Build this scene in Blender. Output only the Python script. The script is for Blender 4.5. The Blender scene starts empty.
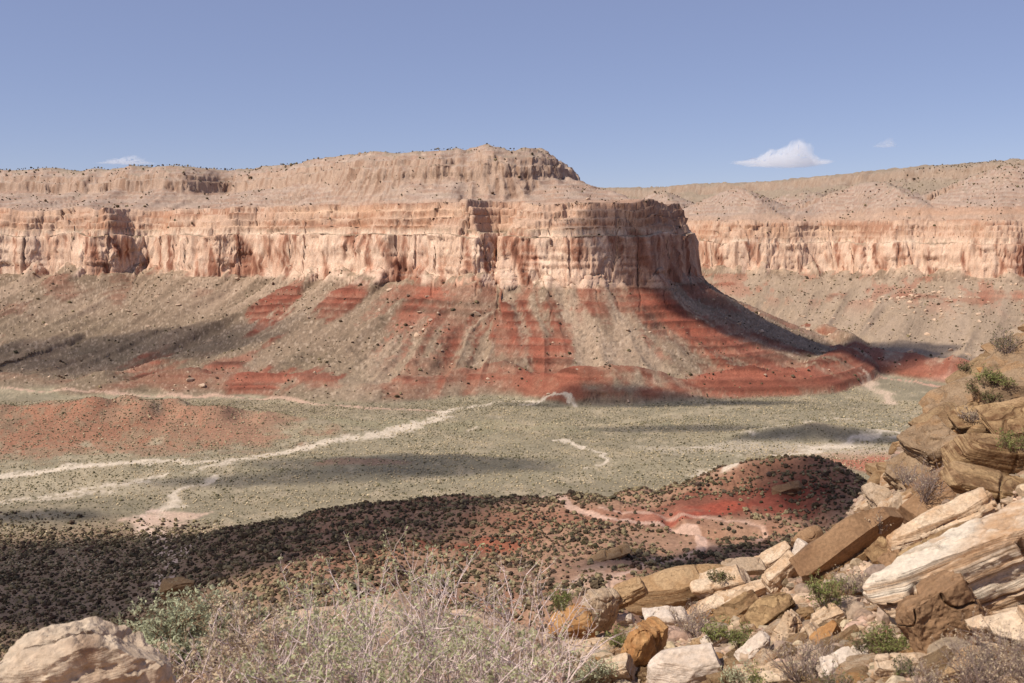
import bpy, math, random, time
import numpy as np
T0 = time.time()
rng = np.random.default_rng(7)
random.seed(7)
scene = bpy.context.scene
COL = scene.collection

# ------------------------------------------------------------------ camera geometry (metres, camera at origin, y forward)
FPX = 996.0
PITCH = math.atan((341.5 - 235.0) / FPX)
CP, SP = math.cos(PITCH), math.sin(PITCH)

def ray(px, py):
    a = (px - 512.0) / FPX; b = -(py - 341.5) / FPX
    d = np.array([a, CP + b * SP, -SP + b * CP])
    return d / d[1]                      # unit forward distance

def at(px, py, D):
    return ray(px, py) * D

# ------------------------------------------------------------------ numpy noise
def _hash(ix, iy, iz, seed):
    h = (ix.astype(np.uint32) * np.uint32(374761393) + iy.astype(np.uint32) * np.uint32(668265263)
         + iz.astype(np.uint32) * np.uint32(2147483647 - 61) + np.uint32((seed * 974634777) & 0xffffffff))
    h = (h ^ (h >> np.uint32(13))) * np.uint32(1274126177)
    h = (h ^ (h >> np.uint32(16))) * np.uint32(2246822519)
    h = h ^ (h >> np.uint32(15))
    return h.astype(np.float32) * np.float32(2.0 / 4294967295.0) - np.float32(1.0)

def vn2(x, y, seed=0):
    x = np.asarray(x, float); y = np.asarray(y, float)
    fx = np.floor(x); fy = np.floor(y)
    ix = fx.astype(np.int64); iy = fy.astype(np.int64)
    tx = (x - fx); ty = (y - fy)
    tx = tx * tx * tx * (tx * (tx * 6 - 15) + 10); ty = ty * ty * ty * (ty * (ty * 6 - 15) + 10)
    z = np.zeros_like(ix)
    a = _hash(ix, iy, z, seed); b = _hash(ix + 1, iy, z, seed)
    c = _hash(ix, iy + 1, z, seed); d = _hash(ix + 1, iy + 1, z, seed)
    return (a + (b - a) * tx) * (1 - ty) + (c + (d - c) * tx) * ty

def vn3(x, y, z, seed=0):
    x = np.asarray(x, float); y = np.asarray(y, float); z = np.asarray(z, float)
    fx = np.floor(x); fy = np.floor(y); fz = np.floor(z)
    ix = fx.astype(np.int64); iy = fy.astype(np.int64); iz = fz.astype(np.int64)
    tx = x - fx; ty = y - fy; tz = z - fz
    tx = tx * tx * (3 - 2 * tx); ty = ty * ty * (3 - 2 * ty); tz = tz * tz * (3 - 2 * tz)
    r = 0
    for k in (0, 1):
        a = _hash(ix, iy, iz + k, seed); b = _hash(ix + 1, iy, iz + k, seed)
        c = _hash(ix, iy + 1, iz + k, seed); d = _hash(ix + 1, iy + 1, iz + k, seed)
        v = (a + (b - a) * tx) * (1 - ty) + (c + (d - c) * tx) * ty
        r = r + v * (tz if k else (1 - tz))
    return r

def fbm2(x, y, octv=4, seed=0, gain=0.5):
    s = 0; a = 1.0; n = 0
    for o in range(octv):
        s = s + a * vn2(x * 2 ** o + 17.3 * o, y * 2 ** o - 9.1 * o, seed + o * 13)
        n += a; a *= gain
    return s / n

def fbm3(x, y, z, octv=3, seed=0, gain=0.5):
    s = 0; a = 1.0; n = 0
    for o in range(octv):
        s = s + a * vn3(x * 2 ** o + 17.3 * o, y * 2 ** o - 9.1 * o, z * 2 ** o + 4.4 * o, seed + o * 13)
        n += a; a *= gain
    return s / n

def sst(a, b, x):
    t = np.clip((x - a) / (b - a), 0, 1)
    return t * t * (3 - 2 * t)

# ------------------------------------------------------------------ outlines of the cliffs (plan view)
def poly_world(pts):
    return np.array([[(px - 512.0) / FPX * D, D] for px, D in pts])

def smooth_closed(P, it=2):
    for _ in range(it):
        Q = np.roll(P, -1, axis=0)
        P = np.stack([P * .75 + Q * .25, P * .25 + Q * .75], 1).reshape(-1, 2)
    return P

GX0, GX1, GY0, GY1, GS = -4200.0, 4200.0, 700.0, 6800.0, 9.0
gxs = np.arange(GX0, GX1 + GS, GS); gys = np.arange(GY0, GY1 + GS, GS)

def sdf_grid(P):
    X, Y = np.meshgrid(gxs, gys)
    best = np.full(X.shape, 1e18); U = np.zeros(X.shape); inside = np.zeros(X.shape, bool)
    L = 0.0
    n = len(P)
    for i in range(n):
        a = P[i]; b = P[(i + 1) % n]; e = b - a; l2 = float(e @ e)
        if l2 < 1e-9: continue
        dx = X - a[0]; dy = Y - a[1]
        t = np.clip((dx * e[0] + dy * e[1]) / l2, 0, 1)
        q = (dx - t * e[0]) ** 2 + (dy - t * e[1]) ** 2
        m = q < best
        best[m] = q[m]; U[m] = (L + t * math.sqrt(l2))[m]
        L += math.sqrt(l2)
        if a[1] != b[1]:
            c = (a[1] > Y) != (b[1] > Y)
            inside ^= c & (X < (b[0] - a[0]) * (Y - a[1]) / (b[1] - a[1]) + a[0])
    return np.sqrt(best) * np.where(inside, 1, -1), U

def samp(G, x, y, nearest=False):
    fx = np.clip((x - GX0) / GS, 0, len(gxs) - 1.001); fy = np.clip((y - GY0) / GS, 0, len(gys) - 1.001)
    if nearest:
        return G[np.round(fy).astype(int), np.round(fx).astype(int)]
    ix = fx.astype(int); iy = fy.astype(int); tx = fx - ix; ty = fy - iy
    return ((G[iy, ix] * (1 - tx) + G[iy, ix + 1] * tx) * (1 - ty)
            + (G[iy + 1, ix] * (1 - tx) + G[iy + 1, ix + 1] * tx) * ty)

mesaP = poly_world([(-900, 2500), (-300, 2120), (-60, 1960), (10, 1900), (60, 1890), (105, 1860), (140, 1930), (170, 1880), (215, 1800),
                    (255, 1790), (300, 1690), (335, 1660), (365, 1590), (420, 1550), (470, 1500), (488, 1500), (495, 1560), (503, 1500),
                    (580, 1470), (640, 1485), (672, 1530), (690, 1590), (694, 1700), (680, 1950), (640, 2200), (560, 2700),
                    (500, 3600), (480, 6500), (-700, 6500)])
capP = poly_world([(-900, 2900), (-300, 2450), (0, 2250), (60, 2230), (120, 2150), (180, 2080), (215, 2150), (240, 2190), (290, 1990), (335, 1830),
                   (370, 1750), (430, 1690), (520, 1650), (556, 1690), (575, 1770), (575, 2000), (545, 2400), (470, 3500),
                   (450, 6300), (-600, 6300)])
wallP = poly_world([(100, 6400), (100, 4600), (420, 3300), (560, 3000), (600, 2850), (650, 2620), (690, 2500), (720, 2420), (790, 2360), (820, 2400), (870, 2290), (940, 2210), (1000, 2130),
                    (1040, 2130), (1150, 1990), (1400, 1750), (2000, 1400), (3500, 1300), (3500, 6400)])
D1g, U1g = sdf_grid(smooth_closed(mesaP, 1))
D2g, U2g = sdf_grid(smooth_closed(capP, 2))
D3g, U3g = sdf_grid(smooth_closed(wallP, 2))
def _blur(G, r, it):
    for _ in range(it):
        for ax in (0, 1):
            c = np.cumsum(np.pad(G, [(r + 1, r) if a == ax else (0, 0) for a in (0, 1)], mode='edge'), axis=ax)
            G = (np.take(c, range(2 * r + 1, c.shape[ax]), ax) - np.take(c, range(0, c.shape[ax] - 2 * r - 1), ax)) / (2 * r + 1)
    return G
def _soft(U, D):
    k = sst(30, 120, np.abs(D))
    return U * (1 - k) + _blur(U, 11, 3) * k
EDG = 0
def sst(a, b, x):
    t = np.clip((x - a) / (b - a), 0, 1)
    return t * t * (3 - 2 * t)
U1g = _soft(U1g, D1g); U3g = _soft(U3g, D3g); U2g = _blur(U2g, 12, 3)
print('sdf', time.time() - T0)

# ------------------------------------------------------------------ base surface: valley floor, middle hills and the hillside below the camera
ctrl = []
def cz(x, y, z): ctrl.append((x, y, z))
for D in (760, 950, 1200, 1500):
    for k in np.linspace(-.75, .6, 8): cz(k * D, D, -200.0)
for D in (2300, 4000, 6500):
    for k in np.linspace(-.9, .9, 6): cz(k * D, D, -200.0)
def cp(px, py, D):
    p = at(px, py, D); cz(*p)
for t in [(230, 524, 610), (300, 512, 590), (380, 504, 580), (450, 498, 570), (520, 496, 560), (600, 494, 560), (650, 487, 560),
          (700, 475, 555), (740, 461, 550), (780, 453, 545), (830, 459, 530), (860, 484, 505), (885, 516, 470),
          (400, 520, 530), (400, 540, 485), (400, 565, 440), (540, 530, 490), (540, 560, 435), (540, 590, 380), (620, 560, 420),
          (620, 530, 480), (600, 605, 330), (700, 560, 425), (700, 525, 480), (760, 545, 445), (760, 510, 490), (760, 490, 515), (700, 505, 500),
          (840, 540, 440), (840, 505, 480), (250, 560, 500), (230, 600, 420), (330, 560, 470), (330, 620, 360)]: cp(*t)
for D, z in ((640, -199), (560, -199), (500, -197), (430, -188)):
    for k in (-.8, -.55, -.42): cz(k * D, D, z)
cz(-.30 * 640, 650, -199); cz(-.2 * 660, 670, -199); cz(0, 670, -198); cz(.1 * 660, 670, -198)
cz(.2 * 650, 660, -196); cz(.3 * 650, 640, -192); cz(.36 * 650, 620, -190); cz(.42 * 560, 570, -186); cz(.5 * 500, 520, -175); cz(.55 * 620, 640, -190)
for k in (-.8, -.5, -.3, -.1, .1, .3):
    cz(k * 300, 300, -152 + 30 * max(k, -.1)); cz(k * 200, 200, -105 + 25 * max(k, 0)); cz(k * 100, 100, -58 + 20 * max(k, 0)); cz(k * 40, 40, -30 + 10 * k)
for k in (.4, .55, .8):
    cz(k * 100, 100, -42); cz(k * 200, 200, -78); cz(k * 300, 300, -112); cz(k * 400, 400, -142)
cz(0, 0, -14); cz(-40, 0, -14); cz(40, 0, -10); cz(0, -400, 10); cz(-400, -300, 0); cz(400, -300, 20); cz(-500, 100, -60); cz(400, 60, -20)
ctrl = np.array(ctrl)
_S = 300.0
def _phi(r): return r                      # linear radial basis: crisp crests, no ringing
_cx = ctrl[:, :2] / _S
_R = np.sqrt(((_cx[:, None] - _cx[None]) ** 2).sum(-1) + 1e-3)
_n = len(ctrl)
_A = np.zeros((_n + 3, _n + 3)); _A[:_n, :_n] = _R; _A[:_n, _n] = 1; _A[:_n, _n + 1:] = _cx; _A[_n:, :_n] = _A[:_n, _n:].T
_W = np.linalg.solve(_A, np.concatenate([ctrl[:, 2], [0, 0, 0]]))
# tabulated on a warped grid (fine near the camera) for speed
_bx = np.sinh(np.linspace(-5.2, 5.2, 700)) / math.sinh(5.2) * 9000
_by = np.concatenate([np.linspace(-1500, -60, 40), np.linspace(-50, 900, 500), np.geomspace(903, 9000, 180)])
def _rbf(x, y):
    s = _W[_n] + _W[_n + 1] * x / _S + _W[_n + 2] * y / _S
    for k in range(_n):
        s = s + _W[k] * np.sqrt((x / _S - _cx[k, 0]) ** 2 + (y / _S - _cx[k, 1]) ** 2 + 1e-3)
    return s
_BX, _BY = np.meshgrid(_bx, _by)
_BT = _rbf(_BX, _BY)
_far = sst(1000, 1500, _BY)
_BT = np.clip(_BT * (1 - _far) - 200 * _far, -201, 30)
def base_tab(x, y):
    fx = np.interp(x, _bx, np.arange(len(_bx))); fy = np.interp(y, _by, np.arange(len(_by)))
    fx = np.clip(fx, 0, len(_bx) - 1.001); fy = np.clip(fy, 0, len(_by) - 1.001)
    ix = fx.astype(int); iy = fy.astype(int); tx = fx - ix; ty = fy - iy
    return ((_BT[iy, ix] * (1 - tx) + _BT[iy, ix + 1] * tx) * (1 - ty) + (_BT[iy + 1, ix] * (1 - tx) + _BT[iy + 1, ix + 1] * tx) * ty)
print('base', time.time() - T0)

# low mounds on the valley floor: centre pixel, radii, height
def floor_pt(px, py, z=-200.0):
    r = ray(px, py); return r[0] * z / r[2], z / r[2]
MOUNDS = []
for px, py, rx, ry, h in [(50, 432, 200, 85, 26), (215, 428, 150, 60, 15), (820, 437, 90, 26, 15), (690, 462, 120, 40, 7), (430, 462, 150, 40, 5), (900, 470, 120, 60, 9), (300, 470, 160, 50, 4), (40, 515, 90, 30, 6)]:
    cx, cy = floor_pt(px, py); MOUNDS.append((cx, cy, rx, ry, h))

EDGE = np.array([(-60, -8), (-14, 2.2), (-3.4, 4.1), (-1.2, 5.6), (.2, 8.2), (1.0, 10.5), (3.2, 16.0), (8.8, 22.5), (14.0, 30.5), (20.0, 40.0), (40., 62.), (90., 90.)])
def near_surface(x, y):
    """bench the camera stands on and the rocky spur to the right"""
    pl = -1.75 + .42 * np.maximum(x, -.6) - .29 * np.maximum(y, -3)
    lf = sst(1.5, -1.5, x)
    pl = pl * (1 - lf) + (-1.72 - .09 * y) * lf
    pl = pl - 2.2 * np.exp(-((x - 8) ** 2 + (y - 20.5) ** 2) / 50.0) - .5 * np.exp(-((x - 3) ** 2 + (y - 14) ** 2) / 16.0)
    pl = np.minimum(pl, 12 + 0 * x)
    # side of the edge polyline (positive = outside, beyond the drop)
    best = np.full(np.shape(x), 1e18); sg = np.zeros(np.shape(x))
    for i in range(len(EDGE) - 1):
        a = EDGE[i]; b = EDGE[i + 1]; e = b - a; l2 = e @ e
        dx = x - a[0]; dy = y - a[1]; t = np.clip((dx * e[0] + dy * e[1]) / l2, 0, 1)
        q = (dx - t * e[0]) ** 2 + (dy - t * e[1]) ** 2
        m = q < best; best = np.where(m, q, best); sg = np.where(m, e[0] * dy - e[1] * dx, sg)
    d = np.sqrt(best) * np.sign(sg)
    return pl - np.where(d > 0, (.9 + .4 * sst(10, 16, y)) * d * d / (d + 1.0), 0), d

def ledges(t, n, sharp=.8):
    """0..1 ramp turned into n steps"""
    k = t * n; f = np.floor(k); r = k - f
    return (f + sst(sharp * .75, 1.0, r)) / n

def prof_main(h0, cliff, band, d, w, u, seed, e=1.45):
    """height above the floor as a function of inward distance d: talus, cliff, ledgy band"""
    t = np.clip((d + w) / w, 0, 1)
    z = h0 * t ** e
    ap = z + np.clip(10 + 16 * vn2(u / 33, 0 * u, seed + 400) + 6 * vn2(u / 11, 0 * u, seed + 410), 0, 30) * np.exp(-np.abs(d) / 38.0) * (t > 0)
    z = z + cliff * np.clip(d / 13.0, 0, 1) ** .9 * (1 + .07 * vn2(u / 55, 0 * u, seed + 420))
    bt = np.clip((d - 19) / 27.0, 0, 1)
    z = z + band * (.3 * bt + .7 * ledges(bt, 4))
    return np.maximum(z, ap)

def terrain(x, y, fine=True, full=False):
    x = np.asarray(x, float); y = np.asarray(y, float)
    B = base_tab(x, y)
    und = fbm2(x / 160, y / 160, 3, 3) * 3.0 + fbm2(x / 38, y / 38, 3, 5) * 1.1
    fade = sst(30, 200, np.hypot(x, y))
    B = B + und * fade
    if fine: B = B + fbm2(x / 9, y / 9, 3, 8) * .5 * fade
    for cx, cy, rx, ry, h in MOUNDS:
        q = ((x - cx) / rx) ** 2 + ((y - cy) / ry) ** 2
        B = B + h * np.exp(-q * 1.6) * (1 + .25 * vn2(x / 25, y / 25, 77))
    # ravines in the middle hills
    hillm = sst(-193, -172, B) * sst(250, 380, y) * sst(900, 700, y)
    rv = np.abs(fbm2(x / 70 + .3, y / 70, 2, 23))
    B = B - hillm * 3.2 * sst(.2, 0, rv) + hillm * (fbm2(x / 24, y / 24, 4, 29, .6) * 2.6 - .7 * sst(.2, 0, np.abs(vn2(x / 16, y / 16, 39))))
    d1 = samp(D1g, x, y); d2 = samp(D2g, x, y); d3 = samp(D3g, x, y)
    u1 = samp(U1g, x, y, False); u2 = samp(U2g, x, y, False); u3 = samp(U3g, x, y, False)
    # ragged outlines
    rag = (fbm2(x / 95, y / 95, 2, 31) * 24 + fbm2(x / 30, y / 30, 2, 33) * 5.0)
    if fine:
        rag = rag - 4.5 * sst(.10, 0, np.abs(vn2(x / 34, y / 34, 36))) + fbm2(x / 7, y / 7, 2, 35) * 1.5
    nearc = np.exp(-(np.minimum(np.abs(d1), np.abs(d3)) / 120.0) ** 2)
    e1 = d1 + rag * (.25 + .75 * nearc); e3 = d3 + rag * (.25 + .75 * nearc)
    e2 = d2 + fbm2(x / 45, y / 45, 3, 41) * 13 + (fbm2(x / 11, y / 11, 2, 43) * 4 if fine else 0)
    w1 = np.interp(x, [-1500, -900, -500, -150, 0, 250, 400], [720, 600, 450, 350, 300, 290, 330])
    w1 = w1 + vn2(u1 / 120, 0 * u1, 51) * 25
    w3 = np.interp(x, [300, 500, 700, 1200, 1800], [460, 880, 1000, 900, 700])
    m = prof_main(125, 75, 50, e1, w1, u1, 1)
    r = prof_main(108, 75, 52, e3, w3, u3, 2)
    # gullies and ribs running down the talus
    def gully(u, d, w, sd):
        t = np.clip((d + w) / w, 0, 1)
        msk = np.sin(np.pi * np.clip(t, 0, 1) ** .8) * (d < 0) * (t > 0)
        uu = u + d * .06
        g = -np.abs(vn2(uu / 46, d / 420, sd)) * 17 - np.abs(vn2(uu / 19, d / 200, sd + 1)) * 7
        g = g + 8.5 + fbm2(x / 15, y / 15, 3, sd + 4) * 2.8
        return g * msk * .85
    m = m + gully(u1, d1, w1, 61)
    r = r + gully(u3, d3, w3, 67) * .7
    # rounded mudstone bluffs at the foot of the mesa talus with a small scarp
    t1 = np.clip((d1 + w1) / w1, 0, 1)
    ft = np.clip((d1 + w1 - 8 + vn2(u1 / 30, u1 * 0, 71) * 12) / 90.0, 0, 1)
    lob = np.clip(.25 + 1.1 * np.abs(vn2(u1 / 85, u1 * 0 + .5, 73)), 0, 1)
    bl = (sst(0, .16, ft) * .45 + sst(.1, .62, ft) * .55) * sst(1, .6, ft) * lob * (26 * sst(-120, 60, x) + 15 * sst(-1500, -700, x) * sst(60, -120, x))
    m = m + bl * (t1 > 0)
    t3 = np.clip((d3 + w3) / w3, 0, 1)
    ft3 = np.clip((d3 + w3 - 20 + vn2(u3 / 60, u3 * 0, 75) * 30) / 200.0, 0, 1)
    bl3 = (sst(0, .2, ft3) * .5 + sst(.1, .6, ft3) * .5) * sst(1, .55, ft3) * np.clip(.45 + .9 * np.abs(vn2(u3 / 110, u3 * 0 + .5, 77)), 0, 1) * 22
    r = r + bl3 * (t3 > 0)
    # upper slopes of the mesa
    s = np.where(d2 < 0, np.clip((e1 - 62) / np.maximum(e1 - 62 - e2, 1), 0, 1), 1.0)
    up = 46 * s ** 1.05 - np.abs(vn2(u2 / 22, s * .6, 81)) * 9 * np.sin(np.pi * s) + 22 * np.clip(e2 / 9, 0, 1) ** .8 * (e2 > 0)
    up = up + 8 * sst(18, 26, e2) + 25 * sst(6, 75, e2) + fbm2(x / 90, y / 90, 3, 83) * 1.6 * sst(20, 80, e2)
    m = m + up * (e1 > 62)
    # upper slopes of the far wall: ribs, pyramids and the plateau rim behind
    v = np.clip((e3 - 62) / 820.0, 0, 1)
    ur = 126 * v ** 1.75 - np.abs(vn2(u3 / 110 + .3, v * 1.2, 91)) * 34 * np.sin(np.pi * np.clip(v * 1.3, 0, 1)) + fbm2(x / 70, y / 70, 3, 93) * 9 * v
    ur = ur + 22 * sst(.93, .97, v) + 26 * sst(900, 1600, e3) + np.interp(x, [600, 1000, 1500], [0, 8, 40]) * sst(.4, 1, v)
    r2 = r + ur * (e3 > 62)
    cdif = np.full(np.shape(x), -50.0)
    for cx, cy, pk, sl in PYR:
        q = np.hypot(x - cx, (y - cy) * 1.0); an = np.arctan2(y - cy, x - cx)
        cone = pk - q * sl * (1 + .12 * vn2(an * 3, q * 0, 95)) - 14 * sst(0, 50, q) * 0 + 2.5 * fbm2(x / 14, y / 14, 2, 97)
        cone = np.where(cone > pk - 12, pk - 12 + (cone - pk + 12) * .45, cone)
        cc = np.minimum(cone + 200, r + np.clip(e3 - 64, 0, 400) * .62)
        cdif = np.maximum(cdif, cc - r2); r2 = np.maximum(r2, cc)
    kk = 5.0
    mx = np.maximum(m, r2)
    P = mx + np.where(np.abs(m - r2) < kk, (kk - np.abs(m - r2)) ** 2 / (4 * kk), 0) * (mx > 2)
    far = B + P
    rc = np.hypot(x, y)
    nr, ed = near_surface(x, y)
    nr = nr + (fbm2(x / 2.2, y / 2.2, 3, 101) * .22 + (fbm2(x / .5, y / .5, 3, 103) * .05 if fine else 0)) * sst(1, 5, rc)
    spur = sst(6, 16, rc) * sst(.1, .3, x / np.maximum(y, 1))
    q1 = (.9 * x - .42 * y + 1.2 * fbm2(x / 3, y / 3, 2, 107)) / 1.7
    spur = spur * sst(.6, -.6, ed)
    fq = q1 - np.floor(q1)
    nr = nr + spur * ((fq - sst(.8, 1, fq)) * -.42 + .2 + .2 * vn2(x / 2.4, y / 1.5, 111)) + sst(4, 12, rc) * fbm2(x / 1.1, y / 1.1, 3, 109) * .3 + sst(12, 18, rc) * fbm2((x + y) / 5, (x - y) / 2.2, 4, 113, .6) * .9 * sst(-.5, 2, ed)
    nr = nr + sst(26, 42, rc) * .9 * sst(.3, .5, x / np.maximum(y, 1))
    H = np.where(rc < 250, np.maximum(far, nr), far)
    if full:
        return H, dict(B=B, P=P, m=m, r=r2, e1=e1, e2=e2, e3=e3, d1=d1, d3=d3, u1=u1, u2=u2, u3=u3, w1=w1, w3=w3, near=(nr > far) & (rc < 250), ed=ed, t1=t1, bl=bl, bl3=bl3, cdif=cdif)
    return H

PYR = []
for px, py, D, sl in [(735, 184, 2640, .42), (875, 177, 2540, .40), (1012, 160, 2440, .46), (806, 188, 2800, .36), (660, 188, 2950, .4), (1130, 150, 2300, .4)]:
    p = at(px, py, D); PYR.append((p[0], p[1], p[2], sl))

# first hit of pixel rays with the ground
_ts = np.geomspace(2.0, 4500, 2200)
def hit(px, py, dmin=0.0):
    r = ray(px, py)
    t = _ts[_ts > dmin]
    h = terrain(r[0] * t, t, fine=False)
    b = np.nonzero(h > r[2] * t)[0]
    if len(b) == 0: return None
    i = b[0]
    if i == 0: tt = t[0]
    else:
        a0 = r[2] * t[i - 1] - h[i - 1]; a1 = r[2] * t[i] - h[i]
        tt = t[i - 1] + (t[i] - t[i - 1]) * a0 / (a0 - a1 + 1e-9)
    return np.array([r[0] * tt, tt, r[2] * tt])
# ------------------------------------------------------------------ terrain mesh: rings round the view point, denser where the ground shows large
azd = np.arctan((np.arange(-95, 1120, 0.95) - 512.0) / FPX)
ext = np.radians(np.concatenate([np.linspace(1, 20, 26), np.geomspace(22, 118, 22)]))
az = np.concatenate([azd[0] - ext[::-1], azd, azd[-1] + ext]); az = az[(az > -math.pi) & (az < math.pi)]
az = np.concatenate([[-math.pi], az])
NC = len(az); NR = 900
rc = np.concatenate([np.geomspace(.7, 60, 260), np.geomspace(60.5, 900, 420)[0:], np.arange(903, 3300, 3.2), np.geomspace(3310, 8500, 60)])
half = np.unique(np.concatenate([np.arange(0, NC, 3), [NC - 1]])); azh = az[half]
RR = np.repeat(rc[None], len(half), 0)
XX = RR * np.sin(azh)[:, None]; YY = RR * np.cos(azh)[:, None]
HC = terrain(XX.ravel(), YY.ravel(), fine=False).reshape(XX.shape)
el = HC / RR
de = np.abs(np.diff(el, axis=1)) * 996
rmx = np.maximum.accumulate(el, axis=1)
vis = np.where(el[:, 1:] < rmx[:, 1:] - .004, .22, 1.0) * np.where(el[:, 1:] < -.56, .06, 1.0)
dS = de * vis + np.diff(np.log(rc))[None] * 8 + np.minimum(np.hypot(np.diff(HC, axis=1), np.diff(rc)[None]) / rc[None, 1:] * 996, 60) * .05

# blend weights a little with the neighbouring columns so rings stay smooth
K = np.ones(5) / 5.0
dS = np.apply_along_axis(lambda c: np.convolve(np.pad(c, 2, mode='edge'), K, mode='valid'), 0, dS)
S = np.concatenate([np.zeros((len(half), 1)), np.cumsum(dS, 1)], 1); S /= S[:, -1:]
q = np.linspace(0, 1, NR)
Rh = np.stack([np.interp(q, S[i], rc) for i in range(len(half))])
R = np.stack([np.interp(az, azh, Rh[:, j]) for j in range(NR)], 1)
X = (R * np.sin(az)[:, None]).ravel(); Y = (R * np.cos(az)[:, None]).ravel()
print('rows', time.time() - T0)
H, A = terrain(X, Y, fine=True, full=True)
print('H', time.time() - T0)
ii, jj = np.meshgrid(np.arange(NC), np.arange(NR - 1), indexing='ij')
i2 = (ii + 1) % NC
F = np.stack([ii * NR + jj, i2 * NR + jj, i2 * NR + jj + 1, ii * NR + jj + 1], -1).reshape(-1, 4)
def vnormals(V):
    fn = np.cross(V[F[:, 2]] - V[F[:, 0]], V[F[:, 3]] - V[F[:, 1]])
    if fn[:, 2].sum() < 0: fn = -fn
    vn = np.zeros_like(V)
    for k in range(4):
        for a in range(3): vn[:, a] += np.bincount(F[:, k], fn[:, a], len(V))
    return vn / (np.linalg.norm(vn, axis=1)[:, None] + 1e-12)
VN = vnormals(np.stack([X, Y, H], 1))
_nz = np.maximum(VN[:, 2], .05)
gx = -VN[:, 0] / _nz; gy = -VN[:, 1] / _nz
slope = np.hypot(gx, gy)
rcam = np.hypot(X, Y)
farm = (~A['near'])
steep = sst(.7, 1.6, slope) * farm * (Y > 900)
# ledges, flutes and hollows pushed out of the steep faces
h = H - A['B']
nx = -gx / (slope + 1e-6); ny = -gy / (slope + 1e-6)
bed = vn2(h / 5.5, X / 400, 201) * 1.6 + vn2(h / 2.2, X / 300, 203) * .9
blk = fbm3(X / 9, Y / 9, H / 26, 3, 205) * 3.2
uu = np.where(A['m'] > A['r'], A['u1'], A['u3'] + 5000.0)
def n_l(a, b): return vn2(a, b, 227)
def hs(i, j, sd): return _hash(np.floor(i).astype(np.int64), np.floor(j).astype(np.int64), np.zeros(len(i), np.int64), sd)
lay = h / 11 + .35 * vn2(uu / 60, h / 30, 211)
blocks = hs(uu / 27 + vn2(h / 30, uu / 40, 213) * .5, lay * .45, 215) * 2.6 + hs(uu / 9.5 + hs(lay, lay * 0, 217), lay, 219) * 1.3 + hs(uu / 4.3, lay * 2.3, 221) * .7
notch = -1.6 * sst(.2, .0, lay - np.floor(lay)) + .9 * hs(h / 2.7, uu / 90, 223) + .6 * hs(h / 1.4, uu / 60, 225)
disp = (bed * .7 + blk * .38 + blocks + notch) * steep
X = X + nx * disp; Y = Y + ny * disp
# fine ledges step the slopes above the cliffs
tf = h / 8.5 + .35 * n_l(uu / 120, h / 40) + .25 * n_l(X / 40 + 9, Y / 40)
tfr = tf - np.floor(tf)
tamp = sst(248, 256, h) * (Y > 900) * (.45 + .4 * n_l(uu / 50, np.floor(tf) * 3.1))
H = H + (sst(.5, .9, tfr) - tfr) * 8.5 * tamp * sst(1.4, .9, slope)
Z = H + farm * (Y > 1000) * fbm3(X / 6, Y / 6, H / 6, 2, 207) * .5
print('disp', time.time() - T0)

# ------------------------------------------------------------------ ground colours (albedo)
def lin(r, g, b):
    c = np.array([r, g, b]) / 255.0
    return np.where(c <= .04045, c / 12.92, ((c + .055) / 1.055) ** 2.4)
ALB = .80
def C(r, g, b): return lin(r, g, b) * ALB
N = len(X)
col = np.zeros((N, 3))
def mixc(mask, c, only=None):
    global col
    m = np.clip(mask, 0, 1)[:, None]
    col = col * (1 - m) + np.asarray(c)[None] * m if np.ndim(c) == 1 else col * (1 - m) + c * m
n1 = fbm2(X / 90, Y / 90, 4, 301); n2 = fbm2(X / 20, Y / 20, 4, 303); n3 = fbm2(X / 5, Y / 5, 3, 305)
n4 = fbm2(X / 300, Y / 120, 3, 307)
# valley floor
col[:] = C(156, 147, 122)
mixc(sst(-.1, .5, n4) * .7, C(148, 138, 114))
mixc(sst(.0, .6, n1) * .6, C(180, 166, 136))
mixc(sst(.15, .5, n2 + .4 * n3) * .45, C(196, 180, 152))
mixc(sst(.2, .6, -n2) * .35, C(128, 122, 98))
# orange mounds
def blob(px, py, rx, ry, z=-200.0, e=.35):
    cx, cy = floor_pt(px, py, z)
    q = np.sqrt(((X - cx) / rx) ** 2 + ((Y - cy) / ry) ** 2) + e * n2 + .3 * n1
    return sst(1.1, .6, q)
mixc(blob(60, 438, 250, 95, e=.6) * .7, C(166, 130, 104)); mixc(blob(60, 442, 230, 75, e=.8) * sst(.0, .6, n2 + .7 * n3 + .5 * sst(-120, -520, X - .3 * (Y - 1000)) ) * .55, C(172, 104, 78))
mixc(blob(225, 433, 110, 50, e=.7) * .5, C(182, 134, 108))
mixc(blob(870, 462, 90, 55) * .6, C(196, 150, 122)); mixc(blob(880, 470, 40, 30) * .7, C(190, 110, 84))
mixc(blob(360, 468, 45, 12) * .5, C(186, 140, 115))
mixc(blob(160, 410, 330, 90) * .35, C(140, 120, 98))
# white pan in the wash on the right
mixc(blob(830, 433, 110, 14, e=.6) * .8, C(222, 210, 190)); mixc(blob(780, 450, 150, 30, e=.9) * .5, C(212, 198, 176)); mixc(blob(60, 487, 150, 30, e=.9) * .4, C(204, 190, 160))
mixc(blob(450, 425, 190, 30, e=.9) * .35, C(170, 165, 130))
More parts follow.
